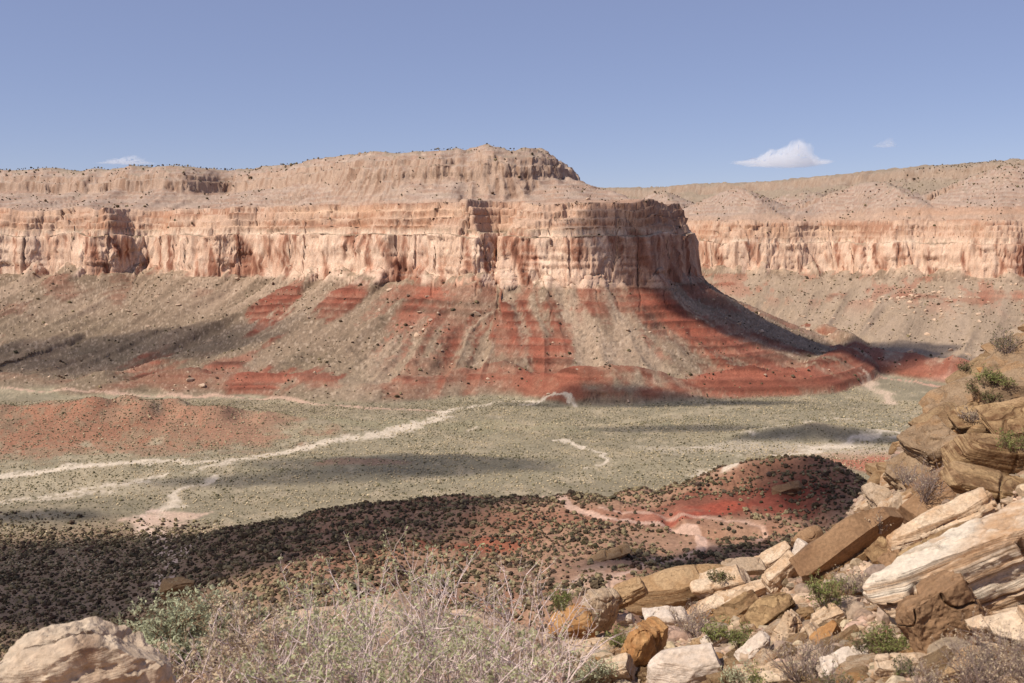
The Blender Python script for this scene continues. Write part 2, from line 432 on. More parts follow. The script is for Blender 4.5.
# middle hills: pinkish soil, red outcrops
hm = sst(-194, -180, A['B'] + n2 * 5) * sst(1000, 900, Y) * sst(40, 70, rcam) * sst(-.33, -.22, X / np.maximum(Y, 1) + n1 * .05)
mixc(hm, C(160, 126, 102))
mixc(hm * sst(.0, .5, n2) * .7, C(148, 106, 82)); mixc(hm * sst(.3, .7, n1 + .3 * n3) * .45, C(142, 90, 68))
def patch(px, py, rx, ry, c, k=1.0, e=.4, ang=0.0, dmin=60):
    p = hit(px, py, dmin)
    if p is None: return
    ca, sa = math.cos(ang), math.sin(ang)
    dx = X - p[0]; dy = Y - p[1]
    q = np.sqrt(((dx * ca + dy * sa) / rx) ** 2 + ((-dx * sa + dy * ca) / ry) ** 2) + e * n2 + e * .6 * n3
    mixc(sst(1.15, .7, q) * k * farm, c)
patch(740, 500, 60, 22, C(122, 68, 53), .85); patch(690, 512, 40, 10, C(158, 76, 56), .8); patch(790, 500, 24, 30, C(126, 62, 48), .7)
patch(470, 548, 34, 10, C(150, 78, 54), .7); patch(600, 520, 50, 16, C(160, 116, 94), .6); patch(780, 472, 40, 14, C(140, 96, 74), .7)
patch(540, 520, 50, 16, C(150, 104, 80), .5); 
mixc(hm * sst(.35, .1, np.abs(X / np.maximum(Y, 1) + .3)) * .0, C(120, 100, 80))
# left hillside below the camera: brown soil
lh = sst(-198, -180, A['B']) * sst(-.2, -.3, X / np.maximum(Y, 1)) * sst(1000, 900, Y)
mixc(lh * .8, C(136, 112, 90))

# talus, cliffs and slopes of the two walls
on_m = A['m'] > A['r']; h = Z - A['B']
P = A['P']; tal = sst(.5, 6, P) * (Y > 900)
uu = np.where(on_m, A['u1'], A['u3'] + 5000.0); dd = np.where(on_m, A['d1'], A['d3']); ee = np.where(on_m, A['e1'], A['e3'])
ww = np.where(on_m, A['w1'], A['w3']); tt = np.clip((dd + ww) / ww, 0, 1)
st = vn2((uu + dd * .06) / 26, dd / 260, 311) + .6 * vn2((uu + dd * .06) / 9, dd / 90, 313) + .35 * n3
mixc(tal, C(158, 136, 113))
mixc(tal * sst(-.2, .7, st) * .7, C(184, 160, 136)); mixc(tal * sst(-.1, -.9, st) * .6, C(128, 110, 90))
mixc(tal * sst(.5, .2, tt) * .5 * sst(-.4, .4, n1), C(146, 134, 108))
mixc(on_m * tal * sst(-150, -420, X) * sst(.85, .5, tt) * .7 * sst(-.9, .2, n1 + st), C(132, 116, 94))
# rubble speckle
rb = vn2(X / 2.6, Y / 2.6, 321)
mixc(tal * sst(.42, .75, rb + .25 * n2) * .6 * (slope < 1.2), C(206, 184, 160))
mixc(tal * sst(.45, .8, vn2(X / 3.1, Y / 3.1, 323) + .2 * n1) * .5 * (slope < 1.2), C(92, 80, 64))
# red mudstone showing between the debris cones
redn = vn2((uu + dd * .15) / 38, dd / 170, 331) + .5 * vn2((uu + dd * .15) / 13, dd / 60, 333) + .4 * n3
bedline = .75 + .25 * vn2(h / 2.0, uu / 200, 335)
redm = np.zeros(N)
cone = sst(.0, .35, vn2((uu + dd * .1) / 20, dd / 300, 345) + .35 * n3 + .2 * n2) * sst(-.02, -.2, dd / 300)
bedn = vn2(h / 4.2 + .3 * n1, uu / 300, 337)
bedline = bedline * (1 - .38 * sst(.25, .5, bedn)) * (1 + .18 * sst(.2, .5, -bedn))
def mesa_red(px, py, ru, rd, k=1.0, sl=0.0, c=(160, 92, 71)):
    p = hit(px, py, 900)
    u0 = samp(U1g, p[0], p[1]); d0 = samp(D1g, p[0], p[1])
    if p[0] > 9999: return
    q = np.sqrt(((A['u1'] - u0 - (A['d1'] - d0) * sl) / (ru * 1.1)) ** 2 + ((A['d1'] - d0) / (rd * 1.2)) ** 2) + 1.0 * st + .3 * n2
    mk = sst(1.25, .45, q) * k * on_m * tal * (h < 128) * (1 - .7 * cone * sst(-180, -60, X))
    redm[:] = np.maximum(redm, mk)
    mixc(mk * (.8 + .2 * np.sign(bedn)), C(*c) * bedline[:, None])
USIGN = 1.0 if samp(U1g, 100.0, 1450.0) > samp(U1g, -200.0, 1450.0) else -1.0
for a in [(285, 305, 22, 60, .95, .9), (262, 322, 18, 36, .95, .9), (335, 300, 22, 30, .8, .6), (350, 290, 16, 20, .7, .3), (455, 300, 36, 60, .85, .5), (420, 325, 30, 30, .5, .6), (470, 318, 30, 40, .8, .2), (515, 318, 26, 55, .95, -.1),
          (528, 340, 16, 45, .9, -.3), (575, 318, 18, 60, .85, -.4), (568, 300, 15, 30, .8, -.3), (612, 300, 30, 40, .7, 0), (655, 302, 25, 60, .7, -.2), (690, 312, 25, 60, .8, 0), (720, 330, 30, 60, .6, 0),
          (750, 345, 20, 90, .6, .0), (200, 290, 14, 25, .4, .6), (120, 295, 20, 35, .4, .9), (60, 290, 24, 30, .45, .9), (20, 310, 30, 25, .4, .9), (4, 342, 22, 22, .8, .6)]:
    mesa_red(*a[:5], sl=-a[5] * USIGN)
# the foot of the mesa talus: continuous red-orange bluffs broken by pale wash-outs
bf = sst(3, 8, A['bl']) * on_m * tal * (.55 + .45 * sst(-150, 50, X))
wash_out = sst(.15, .65, vn2((uu + dd * .1) / 60, dd / 400, 341) + .25 * n2)
bfm = bf * .9 * (1 - .95 * wash_out) * sst(-900, -560, X) * sst(-1.1, .2, n2 + .6 * n1 - .5 * st)
mixc(bfm, C(168, 104, 80) * (.6 + .4 * bedline[:, None]))
mixc(bfm * sst(.2, .7, vn2(h / 2.3, uu / 300, 343)) * .6, C(132, 66, 50))
mixc(on_m * tal * sst(.3, .62, redn + .1) * sst(.25, .55, tt) * .55 * sst(-300, -150, X) * (h < 122), C(164, 88, 66) * bedline[:, None])
for a in [(145, 365, 36, 40, .9, .5), (225, 368, 40, 34, .85, .5), (255, 374, 28, 30, .9, .5), (330, 380, 40, 24, .8, .4), (400, 385, 50, 24, .7, .3), (470, 372, 60, 40, .8, 0), (560, 352, 25, 30, .7, 0), (625, 372, 30, 40, .9, 0), (740, 382, 50, 40, .85, 0), (820, 385, 50, 40, .9, 0)]:
    mesa_red(*a[:5], sl=-a[5] * USIGN, c=(166, 98, 76))
on_r_ = ~on_m
mixc(on_r_ * tal * (Z - A['B'] < 100) * .6, C(192, 170, 144)); mixc(on_r_ * tal * sst(-.2, .7, st) * .5, C(190, 168, 144))
# red patches on the far wall talus
on_r = ~on_m
def wall_red(px, py, ru, rd, k, c=(190, 122, 94)):
    p = hit(px, py, 900)
    if p is None: return
    u0 = samp(U3g, p[0], p[1]); d0 = samp(D3g, p[0], p[1])
    q = np.sqrt(((A['u3'] - u0) / ru) ** 2 + ((A['d3'] - d0) / rd) ** 2) + .5 * n2 + .5 * n1
    mixc(sst(1.3, .4, q + .6 * st) * k * on_r * tal * (h < 112), C(*c) * bedline[:, None])
for a in [(722, 284, 35, 24, .8), (835, 296, 18, 40, .6), (868, 290, 12, 40, .5), (905, 296, 50, 40, .6), (955, 300, 50, 30, .5), (1000, 296, 30, 50, .5), (920, 372, 110, 60, .95), (960, 385, 120, 50, .8), (880, 385, 60, 40, .6), (880, 365, 60, 30, .5)]: wall_red(*a)
mixc(on_r * tal * sst(.25, .6, redn) * sst(.55, .8, tt) * .45 * (h < 108), C(184, 112, 86))
bf3 = sst(3, 8, A['bl3']) * on_r * tal * (X < 900)
mixc(bf3 * .85 * sst(-.9, .3, n2 + .6 * n1 - .6 * st), C(168, 104, 82) * (.6 + .4 * bedline[:, None]))
mixc(on_r * tal * blob(980, 385, 150, 40) * .5, C(212, 170, 148))

# cliffs
hc = np.where(on_m, h - 125, h - 108)
# mudstone ledges stand out of the red slopes
Z = Z + np.maximum(redm, bf * .5) * np.clip(bedn, -.6, .6) * 3.4
cl = (sst(-6, 3, hc) * sst(.55, 1.2, slope) * tal)
vs = fbm2(uu / 19 + h / 60, h / 55 + uu / 90, 3, 351) ; vs2 = vn2(uu / 4.5, h / 60, 353); big = fbm2(uu / 75, h / 120, 2, 355)
cliffc = np.ones((N, 1)) * C(222, 190, 164)
def mixa(a, m, c):
    m = np.clip(m, 0, 1)[:, None]; return a * (1 - m) + (c if np.ndim(c) == 2 else np.asarray(c)[None]) * m
cliffc = mixa(cliffc, sst(.05, .5, vs * .7 + .6 * big + .15 * vs2) * .75, C(190, 132, 102))
cliffc = mixa(cliffc, sst(.3, .62, vs + .35 * big + .3 * vs2) * .85, C(136, 86, 66))
cliffc = mixa(cliffc, sst(.1, .5, -vs + .5 * big) * .7, C(228, 200, 176))
cliffc = mixa(cliffc, sst(.2, .6, vn2(h / 2.6, uu / 160, 357)) * .45, C(180, 134, 108))
cliffc = mixa(cliffc, sst(.3, .6, vn2(h / 1.5, uu / 90, 358)) * .35, C(232, 208, 184))
cliffc = mixa(cliffc, sst(.55, .8, vn2(uu / 5.5, h / 90, 359)) * .6 * sst(-.3, .3, big + .5 * vs), C(112, 74, 58))
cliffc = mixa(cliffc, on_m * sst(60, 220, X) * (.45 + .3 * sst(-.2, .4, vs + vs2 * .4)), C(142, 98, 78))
bandc = np.ones((N, 1)) * C(200, 168, 144)
bandc = mixa(bandc, sst(.1, .5, vn2(h / 3.4, uu / 160, 361)) * .6, C(214, 180, 150))
bandc = mixa(bandc, sst(.1, .5, vn2(h / 1.9, uu / 140, 363)) * .8, C(164, 118, 92))
bandc = mixa(bandc, sst(.2, .6, big) * .4, C(180, 128, 94))
upc = np.ones((N, 1)) * C(184, 160, 142)
upc = mixa(upc, sst(.0, .6, n2 + .4 * n3) * .5, C(160, 140, 116)); upc = mixa(upc, sst(.1, .6, -n1 + .3 * st) * .4, C(196, 168, 144))
upc = mixa(upc, sst(.35, .7, vn2(h / 2.4, uu / 260, 365)) * .35, C(200, 170, 142))
upc = mixa(upc, sst(.45, .6, tfr) * sst(1, .9, tfr) * .7 * sst(.1, .4, tamp), C(176, 138, 114))
upc = mixa(upc, sst(.3, .42, tfr) * sst(.55, .48, tfr) * .5, C(208, 184, 162))
capc = np.ones((N, 1)) * C(192, 162, 138)
capc = mixa(capc, sst(.1, .5, vn2(uu / 5, h / 40, 371)) * .6, C(150, 110, 82))
topc = np.ones((N, 1)) * C(170, 152, 126)
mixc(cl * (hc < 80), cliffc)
mixc(sst(74, 79, hc + 4 * n2) * sst(87, 81, hc + 4 * n2) * tal * (ee > 5) * .6 * sst(-.6, .2, n1 + n2), C(226, 204, 180))
mixc(sst(80, 86, hc) * tal, mixa(bandc, sst(1.1, .5, slope) * .45, C(184, 158, 136)))
mixc(sst(126, 133, hc + n2 * 4) * tal, upc)
mixc(sst(.7, 1.2, slope) * sst(126, 130, hc) * tal, capc)
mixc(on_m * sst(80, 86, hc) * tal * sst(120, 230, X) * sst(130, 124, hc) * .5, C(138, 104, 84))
mixc(on_r * (ee > 60) * sst(14, -6, np.abs(A['cdif'] + 6)) * sst(140, 150, hc) * .75 * sst(-.8, .1, n2), C(116, 104, 80))
mixc(on_r * (ee > 90) * sst(2, -8, A['cdif']) * .45 * tal, C(150, 134, 112))
mixc(sst(185, 195, hc) * sst(.5, .3, slope) * tal * .7, topc)
# orange bed under the right-hand rim
mixc(on_r * sst(134, 140, hc + n1 * 3) * sst(160, 150, hc + n1 * 3) * sst(760, 1000, X) * tal * .5, C(204, 152, 112))
mixc(on_r * sst(122, 127, hc) * sst(146, 138, hc + 4 * n1) * tal * .35, C(206, 160, 124))

lf2 = sst(-.18, -.28, X / np.maximum(Y, 1)) * sst(690, 630, Y + 25 * n1) * farm
mixc(lf2 * .75, C(150, 122, 98)); mixc(lf2 * sst(-.1, .5, n2) * .4, C(176, 148, 120))
# washes and tracks
WX = fbm2(X / 45, Y / 45, 4, 701, .6) * 26; WY = fbm2(X / 45, Y / 45, 4, 703, .6) * 34
def polyline_mask(pts, wd, c, k=1.0, z=None, wob=.5, soft=.5, dmin=60, brk=0.0, w_end=None, warp=0.0):
    global ROADM
    W = []
    for (px, py) in pts:
        p = hit(px, py, dmin)
        if p is not None: W.append(p)
    W = np.array(W)
    if len(W) < 2: return np.zeros(N)
    # smooth the line
    for _ in range(2):
        a = W[:-1] * .75 + W[1:] * .25; b = W[:-1] * .25 + W[1:] * .75
        W = np.concatenate([W[:1], np.stack([a, b], 1).reshape(-1, 3), W[-1:]])
    m = np.zeros(N); wmax = max(wd, w_end or 0) * 3 + 25
    for i in range(len(W) - 1):
        a = W[i, :2]; b = W[i + 1, :2]
        s = (X > min(a[0], b[0]) - wmax) & (X < max(a[0], b[0]) + wmax) & (Y > min(a[1], b[1]) - wmax) & (Y < max(a[1], b[1]) + wmax)
        idx = np.nonzero(s)[0]
        if len(idx) == 0: continue
        e = b - a; l2 = e @ e + 1e-9
        dx = X[idx] + WX[idx] * warp - a[0]; dy = Y[idx] + WY[idx] * warp - a[1]; t = np.clip((dx * e[0] + dy * e[1]) / l2, 0, 1)
        d = np.hypot(dx - t * e[0], dy - t * e[1])
        f = (i + t) / (len(W) - 1); ww_ = wd if w_end is None else wd * (1 - f) + w_end * f
        v = sst(1 + soft, 1 - soft, d / ww_ * 2 + wob * n3[idx] + wob * .7 * n2[idx])
        m[idx] = np.maximum(m[idx], v)
    if brk > 0: m = m * sst(-brk, .25 - brk * .3, n2 + .6 * n3)
    mixc(m * k * farm, c)
    return m * k
WH = C(220, 206, 184); PK = C(204, 172, 150)
wm = np.zeros(N)
for pts, w, c, k, kw in [
    ([(-60, 384), (0, 387), (60, 391), (110, 393), (190, 396), (260, 398), (310, 402), (360, 408), (430, 410), (445, 413)], 4.2, PK, .85, dict(warp=.25, brk=0)),
    ([(445, 413), (450, 408), (480, 403), (520, 400), (560, 399)], 6, WH, .9, {}), ([(530, 405), (545, 400), (570, 399)], 6, WH, .8, {}),
    ([(0, 478), (60, 470), (130, 462), (200, 462), (270, 455), (330, 440), (400, 430), (440, 418), (446, 411)], 13, WH, .95, dict(wob=.9, brk=-.5, warp=.45)),
    ([(0, 500), (70, 492), (150, 478), (200, 468), (270, 456), (330, 441)], 12, WH, .85, dict(wob=1.1, brk=.1, warp=.5)),
    ([(-30, 506), (0, 504), (60, 496), (110, 492)], 12, WH, .6, dict(wob=1., brk=.2)),
    ([(200, 478), (188, 492), (165, 508), (150, 520)], 7, WH, .8, {}),
    ([(150, 515), (165, 530), (162, 550), (172, 565), (170, 582)], 9, C(222, 196, 176), .95, dict(wob=.9)),
    ([(145, 520), (175, 518), (190, 520)], 8, C(206, 178, 156), .8, {}),
    ([(560, 440), (600, 452), (610, 460), (598, 470)], 3.5, WH, .8, {}), ([(460, 430), (480, 425), (500, 416)], 5, WH, .6, dict(brk=.2)),
    ([(650, 452), (700, 447), (760, 432), (800, 420), (850, 418), (905, 425)], 9, WH, .75, dict(wob=.9, brk=.1)),
    ([(735, 470), (770, 454), (810, 448), (840, 440), (905, 434)], 8, WH, .85, {}),
    ([(700, 452), (740, 455), (800, 450)], 10, WH, .5, dict(brk=.2)), ([(690, 470), (720, 460), (740, 452)], 5, WH, .6, dict(brk=.1)),
    ([(872, 375), (880, 395), (890, 405)], 12, C(214, 190, 165), .8, {}), ([(880, 378), (920, 383), (950, 390)], 6, C(220, 170, 148), .7, {}),
    ([(590, 425), (640, 420), (700, 412), (740, 408)], 8, C(190, 176, 146), .4, {}),
    ([(960, 470), (1000, 460), (1060, 455)], 10, WH, .5, {})]:
    kw = dict(kw); kw['brk'] = kw.get('brk', 0) * .8; kw['warp'] = kw.get('warp', .8); kw['wob'] = 1.5 * max(.6, kw.get('wob', .6))
    wm = np.maximum(wm, polyline_mask(pts, w * 1.35, c, min(.9, k * 1.1), dmin=450, **kw))
RD = C(204, 172, 152)
rm = np.zeros(N)
for pts, w, k, kw in [
    ([(545, 497), (560, 503), (585, 513), (630, 522), (680, 528), (700, 534), (704, 548), (690, 556), (660, 560), (640, 568), (618, 576), (602, 590), (588, 610), (580, 640)], 5.0, .85, dict(wob=.3, soft=.18)),
    ([(600, 508), (660, 515), (720, 520), (750, 522), (768, 532), (760, 540)], 3.0, .6, dict(wob=.5)),
    
    ([(700, 540), (720, 548), (760, 540)], 5, .3, {})]:
    rm = np.maximum(rm, polyline_mask(pts, w, RD, k, dmin=150, **kw))
# shoulder of the near track
patch(600, 585, 14, 30, C(190, 160, 138), .8)
# near slope: pale rubbly soil
nm = A['near'].astype(float)
g1 = fbm2(X / .9, Y / .9, 4, 401); g2 = fbm2(X / .12, Y / .12, 3, 403)
g3 = fbm2(X / 3, Y / 3, 4, 407)
mixc(nm, C(186, 158, 130)); mixc(nm * sst(-.1, .5, g1) * .6, C(168, 132, 102)); mixc(nm * .6 * sst(12, 18, rcam), C(150, 128, 110)); mixc(nm * sst(.0, .4, g3) * .7 * sst(9, 14, rcam), C(130, 108, 90)); mixc(nm * sst(.1, .4, -g3) * .6 * sst(9, 14, rcam), C(190, 168, 144)); mixc(nm * sst(.1, .5, g2) * .5, C(220, 196, 170)); mixc(nm * sst(.1, .5, -g2) * .4, C(134, 104, 80))
nb = sst(0, 60, rcam) * 0
# general fine variation
col *= (1 + .16 * n3 + .08 * vn2(X / 1.6, Y / 1.6, 405))[:, None]
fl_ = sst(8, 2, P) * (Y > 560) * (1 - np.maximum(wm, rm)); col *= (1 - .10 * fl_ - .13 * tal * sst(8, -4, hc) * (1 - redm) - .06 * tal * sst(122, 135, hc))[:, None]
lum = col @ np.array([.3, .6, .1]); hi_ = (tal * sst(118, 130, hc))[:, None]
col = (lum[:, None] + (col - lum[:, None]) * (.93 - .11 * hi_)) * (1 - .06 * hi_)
col *= np.array([1.03, .975, .93])[None]
col = np.clip(col, .01, .9)
print('colour', time.time() - T0)

# ------------------------------------------------------------------ split into named pieces of ground that share their border vertices
V = np.stack([X, Y, Z], 1)
cls = np.zeros(N, int)                                   # 0 valley floor
cls[(P > 3) & (Y > 900)] = 1
cls[(P > 3) & (Y > 900) & ~on_m] = 2
cls[(hm > .4) | (lh > .4) | (rcam < 420)] = 3
cls[(Y < 0) | (A['near'])] = 3
cls[wm > .45] = 4
cls[rm > .45] = 5
fc = cls[F[:, 0]]
# vertex normals of the whole sheet, so the seams between the pieces stay invisible
VN = vnormals(V)
if np.cross(V[F[:, 2]] - V[F[:, 0]], V[F[:, 3]] - V[F[:, 1]])[:, 2].sum() < 0: F = F[:, ::-1]

def raw_mesh(name, v, f, mat=None, smooth=True, colr=None):
    """mesh from numpy arrays; f is an (n,k) array or a list of such arrays"""
    me = bpy.data.meshes.new(name)
    fs = f if isinstance(f, list) else [f]
    v = np.asarray(v, np.float32)
    loops = np.concatenate([a.ravel() for a in fs]).astype(np.int32)
    tot = np.concatenate([np.full(len(a), a.shape[1]) for a in fs]).astype(np.int32)
    start = np.concatenate([[0], np.cumsum(tot)[:-1]]).astype(np.int32)
    me.vertices.add(len(v)); me.vertices.foreach_set('co', v.ravel())
    me.loops.add(len(loops)); me.loops.foreach_set('vertex_index', loops)
    me.polygons.add(len(tot)); me.polygons.foreach_set('loop_start', start)
    me.update(calc_edges=True)
    me.polygons.foreach_set('use_smooth', np.full(len(tot), bool(smooth)))
    if colr is not None:
        c = np.ones((len(v), 4), np.float32); c[:, :3] = colr
        at_ = me.attributes.new('Col', 'FLOAT_COLOR', 'POINT'); at_.data.foreach_set('color', c.ravel())
    if mat: me.materials.append(mat)
    return me

def link(name, me, parent=None, label=None, cat=None, group=None, kind=None, loc=None):
    o = bpy.data.objects.new(name, me); COL.objects.link(o)
    if parent is not None: o.parent = parent
    if loc is not None: o.location = loc
    if label: o['label'] = label
    if cat: o['category'] = cat
    if group: o['group'] = group
    if kind: o['kind'] = kind
    return o

# ------------------------------------------------------------------ materials
def new_mat(name):
    m = bpy.data.materials.new(name); m.use_nodes = True
    nt = m.node_tree; b = nt.nodes['Principled BSDF']
    b.inputs['Specular IOR Level'].default_value = .15; b.inputs['Roughness'].default_value = .92
    return m, nt, b

def ground_material():
    m, nt, b = new_mat('ground_soil_and_rock')
    N_ = nt.nodes; L = nt.links
    a = N_.new('ShaderNodeAttribute'); a.attribute_name = 'Col'
    tc = N_.new('ShaderNodeNewGeometry')
    n = N_.new('ShaderNodeTexNoise'); n.inputs['Scale'].default_value = .55; n.inputs['Detail'].default_value = 6; n.inputs['Roughness'].default_value = .65
    n2_ = N_.new('ShaderNodeTexNoise'); n2_.inputs['Scale'].default_value = 7.0; n2_.inputs['Detail'].default_value = 5
    L.new(tc.outputs['Position'], n.inputs['Vector']); L.new(tc.outputs['Position'], n2_.inputs['Vector'])
    mr = N_.new('ShaderNodeMapRange'); mr.inputs['From Min'].default_value = .3; mr.inputs['From Max'].default_value = .7; mr.inputs['To Min'].default_value = .72; mr.inputs['To Max'].default_value = 1.28
    L.new(n.outputs['Fac'], mr.inputs['Value'])
    mr2 = N_.new('ShaderNodeMapRange'); mr2.inputs['From Min'].default_value = .3; mr2.inputs['From Max'].default_value = .7; mr2.inputs['To Min'].default_value = .85; mr2.inputs['To Max'].default_value = 1.15
    L.new(n2_.outputs['Fac'], mr2.inputs['Value'])
    mu = N_.new('ShaderNodeMath'); mu.operation = 'MULTIPLY'; L.new(mr.outputs[0], mu.inputs[0]); L.new(mr2.outputs[0], mu.inputs[1])
    mx = N_.new('ShaderNodeVectorMath'); mx.operation = 'SCALE'; L.new(a.outputs['Color'], mx.inputs[0]); L.new(mu.outputs[0], mx.inputs['Scale'])
    L.new(mx.outputs[0], b.inputs['Base Color'])
    bp = N_.new('ShaderNodeBump'); bp.inputs['Strength'].default_value = .45; bp.inputs['Distance'].default_value = .6
    L.new(n.outputs['Fac'], bp.inputs['Height'])
    bp2 = N_.new('ShaderNodeBump'); bp2.inputs['Strength'].default_value = .5; bp2.inputs['Distance'].default_value = .03
    L.new(n2_.outputs['Fac'], bp2.inputs['Height']); L.new(bp.outputs[0], bp2.inputs['Normal']); L.new(bp2.outputs[0], b.inputs['Normal'])
    return m
GROUND = ground_material()
NAMES = {0: 'valley_floor', 1: 'mesa', 2: 'canyon_wall', 3: 'hillside', 4: 'dry_wash', 5: 'dirt_road'}
for k, nm_ in NAMES.items():
    fs = F[fc == k]
    if len(fs) == 0: continue
    used = np.unique(fs); remap = np.full(N, -1); remap[used] = np.arange(len(used))
    me = raw_mesh(nm_, V[used], remap[fs], GROUND, True, col[used])
    me.normals_split_custom_set_from_vertices(VN[used].tolist()) if len(used) < 3000000 else None
    link(nm_, me, kind='structure')
print('mesh', time.time() - T0, N)
# ------------------------------------------------------------------ shapes: icosphere template, lumpy blobs
def ico(sub):
    t = (1 + 5 ** .5) / 2
    v = np.array([(-1, t, 0), (1, t, 0), (-1, -t, 0), (1, -t, 0), (0, -1, t), (0, 1, t), (0, -1, -t), (0, 1, -t), (t, 0, -1), (t, 0, 1), (-t, 0, -1), (-t, 0, 1)], float)
    f = np.array([(0, 11, 5), (0, 5, 1), (0, 1, 7), (0, 7, 10), (0, 10, 11), (1, 5, 9), (5, 11, 4), (11, 10, 2), (10, 7, 6), (7, 1, 8), (3, 9, 4), (3, 4, 2), (3, 2, 6), (3, 6, 8), (3, 8, 9), (4, 9, 5), (2, 4, 11), (6, 2, 10), (8, 6, 7), (9, 8, 1)])
    v /= np.linalg.norm(v, axis=1)[:, None]
    for _ in range(sub):
        e = {}; vl = list(v); nf = []
        def mid(a, b):
            k = (min(a, b), max(a, b))
            if k not in e:
                m = vl[a] + vl[b]; vl.append(m / np.linalg.norm(m)); e[k] = len(vl) - 1
            return e[k]
        for a, b, c in f:
            ab, bc, ca = mid(a, b), mid(b, c), mid(c, a)
            nf += [(a, ab, ca), (b, bc, ab), (c, ca, bc), (ab, bc, ca)]
        v = np.array(vl); f = np.array(nf)
    return v, f
ICO = {k: ico(k) for k in range(6)}

def attr_material(name, rough=.95, noise_scale=2.0, lo=.75, hi=1.25, bump=.0, bdist=.05):
    m, nt, b = new_mat(name)
    a = nt.nodes.new('ShaderNodeAttribute'); a.attribute_name = 'Col'
    n = nt.nodes.new('ShaderNodeTexNoise'); n.inputs['Scale'].default_value = noise_scale; n.inputs['Detail'].default_value = 5
    g = nt.nodes.new('ShaderNodeNewGeometry'); nt.links.new(g.outputs['Position'], n.inputs['Vector'])
    mr = nt.nodes.new('ShaderNodeMapRange'); mr.inputs['From Min'].default_value = .3; mr.inputs['From Max'].default_value = .7
    mr.inputs['To Min'].default_value = lo; mr.inputs['To Max'].default_value = hi
    nt.links.new(n.outputs['Fac'], mr.inputs['Value'])
    s = nt.nodes.new('ShaderNodeVectorMath'); s.operation = 'SCALE'
    nt.links.new(a.outputs['Color'], s.inputs[0]); nt.links.new(mr.outputs[0], s.inputs['Scale']); nt.links.new(s.outputs[0], b.inputs['Base Color'])
    if bump:
        bp = nt.nodes.new('ShaderNodeBump'); bp.inputs['Strength'].default_value = bump; bp.inputs['Distance'].default_value = bdist
        nt.links.new(n.outputs['Fac'], bp.inputs['Height']); nt.links.new(bp.outputs[0], b.inputs['Normal'])
    b.inputs['Roughness'].default_value = rough
    return m
SHRUB_M = attr_material('far_shrub_foliage', 1.0, 1.2, .6, 1.4)
STONE_M = attr_material('far_boulder_stone', .95, .8, .75, 1.25)

def blob_template(sub, seed, jag=.35, flat=.75):
    v, f = ICO[sub]
    r = 1 + jag * fbm3(v[:, 0] * 1.7 + seed, v[:, 1] * 1.7, v[:, 2] * 1.7, 2, seed) + jag * .7 * np.random.default_rng(seed).uniform(-1, 1, len(v))
    w = v * r[:, None]; w[:, 2] = w[:, 2] * flat + flat * .55
    return w, f

def scatter(n, region, seed):
    """random ground positions: region(x,y)->density 0..1 over a polar wedge (xmin,xmax,ymin,ymax)"""
    r = np.random.default_rng(seed)
    (x0, x1, y0, y1), dens = region
    x = r.uniform(x0, x1, n); y = r.uniform(y0, y1, n)
    k = np.abs(x / y) < .56
    x, y = x[k], y[k]
    H_, A_ = terrain(x, y, fine=True, full=True)
    p = dens(x, y, H_, A_)
    k = r.uniform(0, 1, len(x)) < p
    return x[k], y[k], H_[k]

def merged(templates, x, y, z, s, colr, seed, sq=(.8, 1.2), tilt=0.0):
    r = np.random.default_rng(seed); V_, F_, C_ = [], [], []; off = 0
    which = r.integers(0, len(templates), len(x))
    for t, (tv, tf) in enumerate(templates):
        k = np.nonzero(which == t)[0]
        if len(k) == 0: continue
        a = r.uniform(0, 6.283, len(k)); ca, sa = np.cos(a), np.sin(a)
        sx = s[k] * r.uniform(*sq, len(k)); sy = s[k] * r.uniform(*sq, len(k)); sz = s[k] * r.uniform(*sq, len(k))
        px = tv[None, :, 0] * sx[:, None]; py = tv[None, :, 1] * sy[:, None]; pz = tv[None, :, 2] * sz[:, None]
        vv = np.stack([px * ca[:, None] - py * sa[:, None] + x[k, None], px * sa[:, None] + py * ca[:, None] + y[k, None], pz + z[k, None]], -1)
        V_.append(vv.reshape(-1, 3)); nv = len(tv)
        F_.append((tf[None] + (np.arange(len(k)) * nv)[:, None, None]).reshape(-1, 3) + off); off += nv * len(k)
        C_.append(np.repeat(colr[k], nv, 0))
    return np.concatenate(V_), np.concatenate(F_), np.concatenate(C_)

# ---- dark desert shrubs
def dens_hill(x, y, h, A_):
    b = A_['B']
    hill = sst(-196, -186, b) * sst(160, 230, y) * (y < 680) * sst(-.36, -.30, x / y + 0 * y)
    d = hill * (.6 + .38 * sst(-.3, .4, fbm2(x / 30, y / 30, 3, 501)))
    d = d * (1 - .93 * sst(.1, .5, road_near(x, y)))
    # bare red ground of the right-hand hill
    for cx, cy, rx, ry, k in BARE:
        q = ((x - cx) / rx) ** 2 + ((y - cy) / ry) ** 2
        d = d * (1 - k * np.exp(-q * q))
    for cx, cy, rx, ry in DENSE:
        q = ((x - cx) / rx) ** 2 + ((y - cy) / ry) ** 2
        d = np.maximum(d, np.exp(-q * q))
    left = sst(-.22, -.30, x / y + .03 * vn2(x / 60, y / 60, 5)) * sst(700, 620, y + 14 * vn2(x / 60, y / 60, 7) + .1 * (x + 200)) * (y > 300)
    return np.maximum(d, left * (.75 + .25 * vn2(x / 22, y / 22, 503)))
_wv = V[(rm > .3)][:, :2]
_grid = set()
_rg = np.zeros((400, 400), bool)
_rg[np.clip((_wv[:, 0] + 500) / 3, 0, 399).astype(int), np.clip(_wv[:, 1] / 3, 0, 399).astype(int)] = True
_wr = V[(wm > .3)][:, :2]
_rg[np.clip((_wr[:, 0] + 500) / 3, 0, 399).astype(int), np.clip(_wr[:, 1] / 3, 0, 399).astype(int)] = True
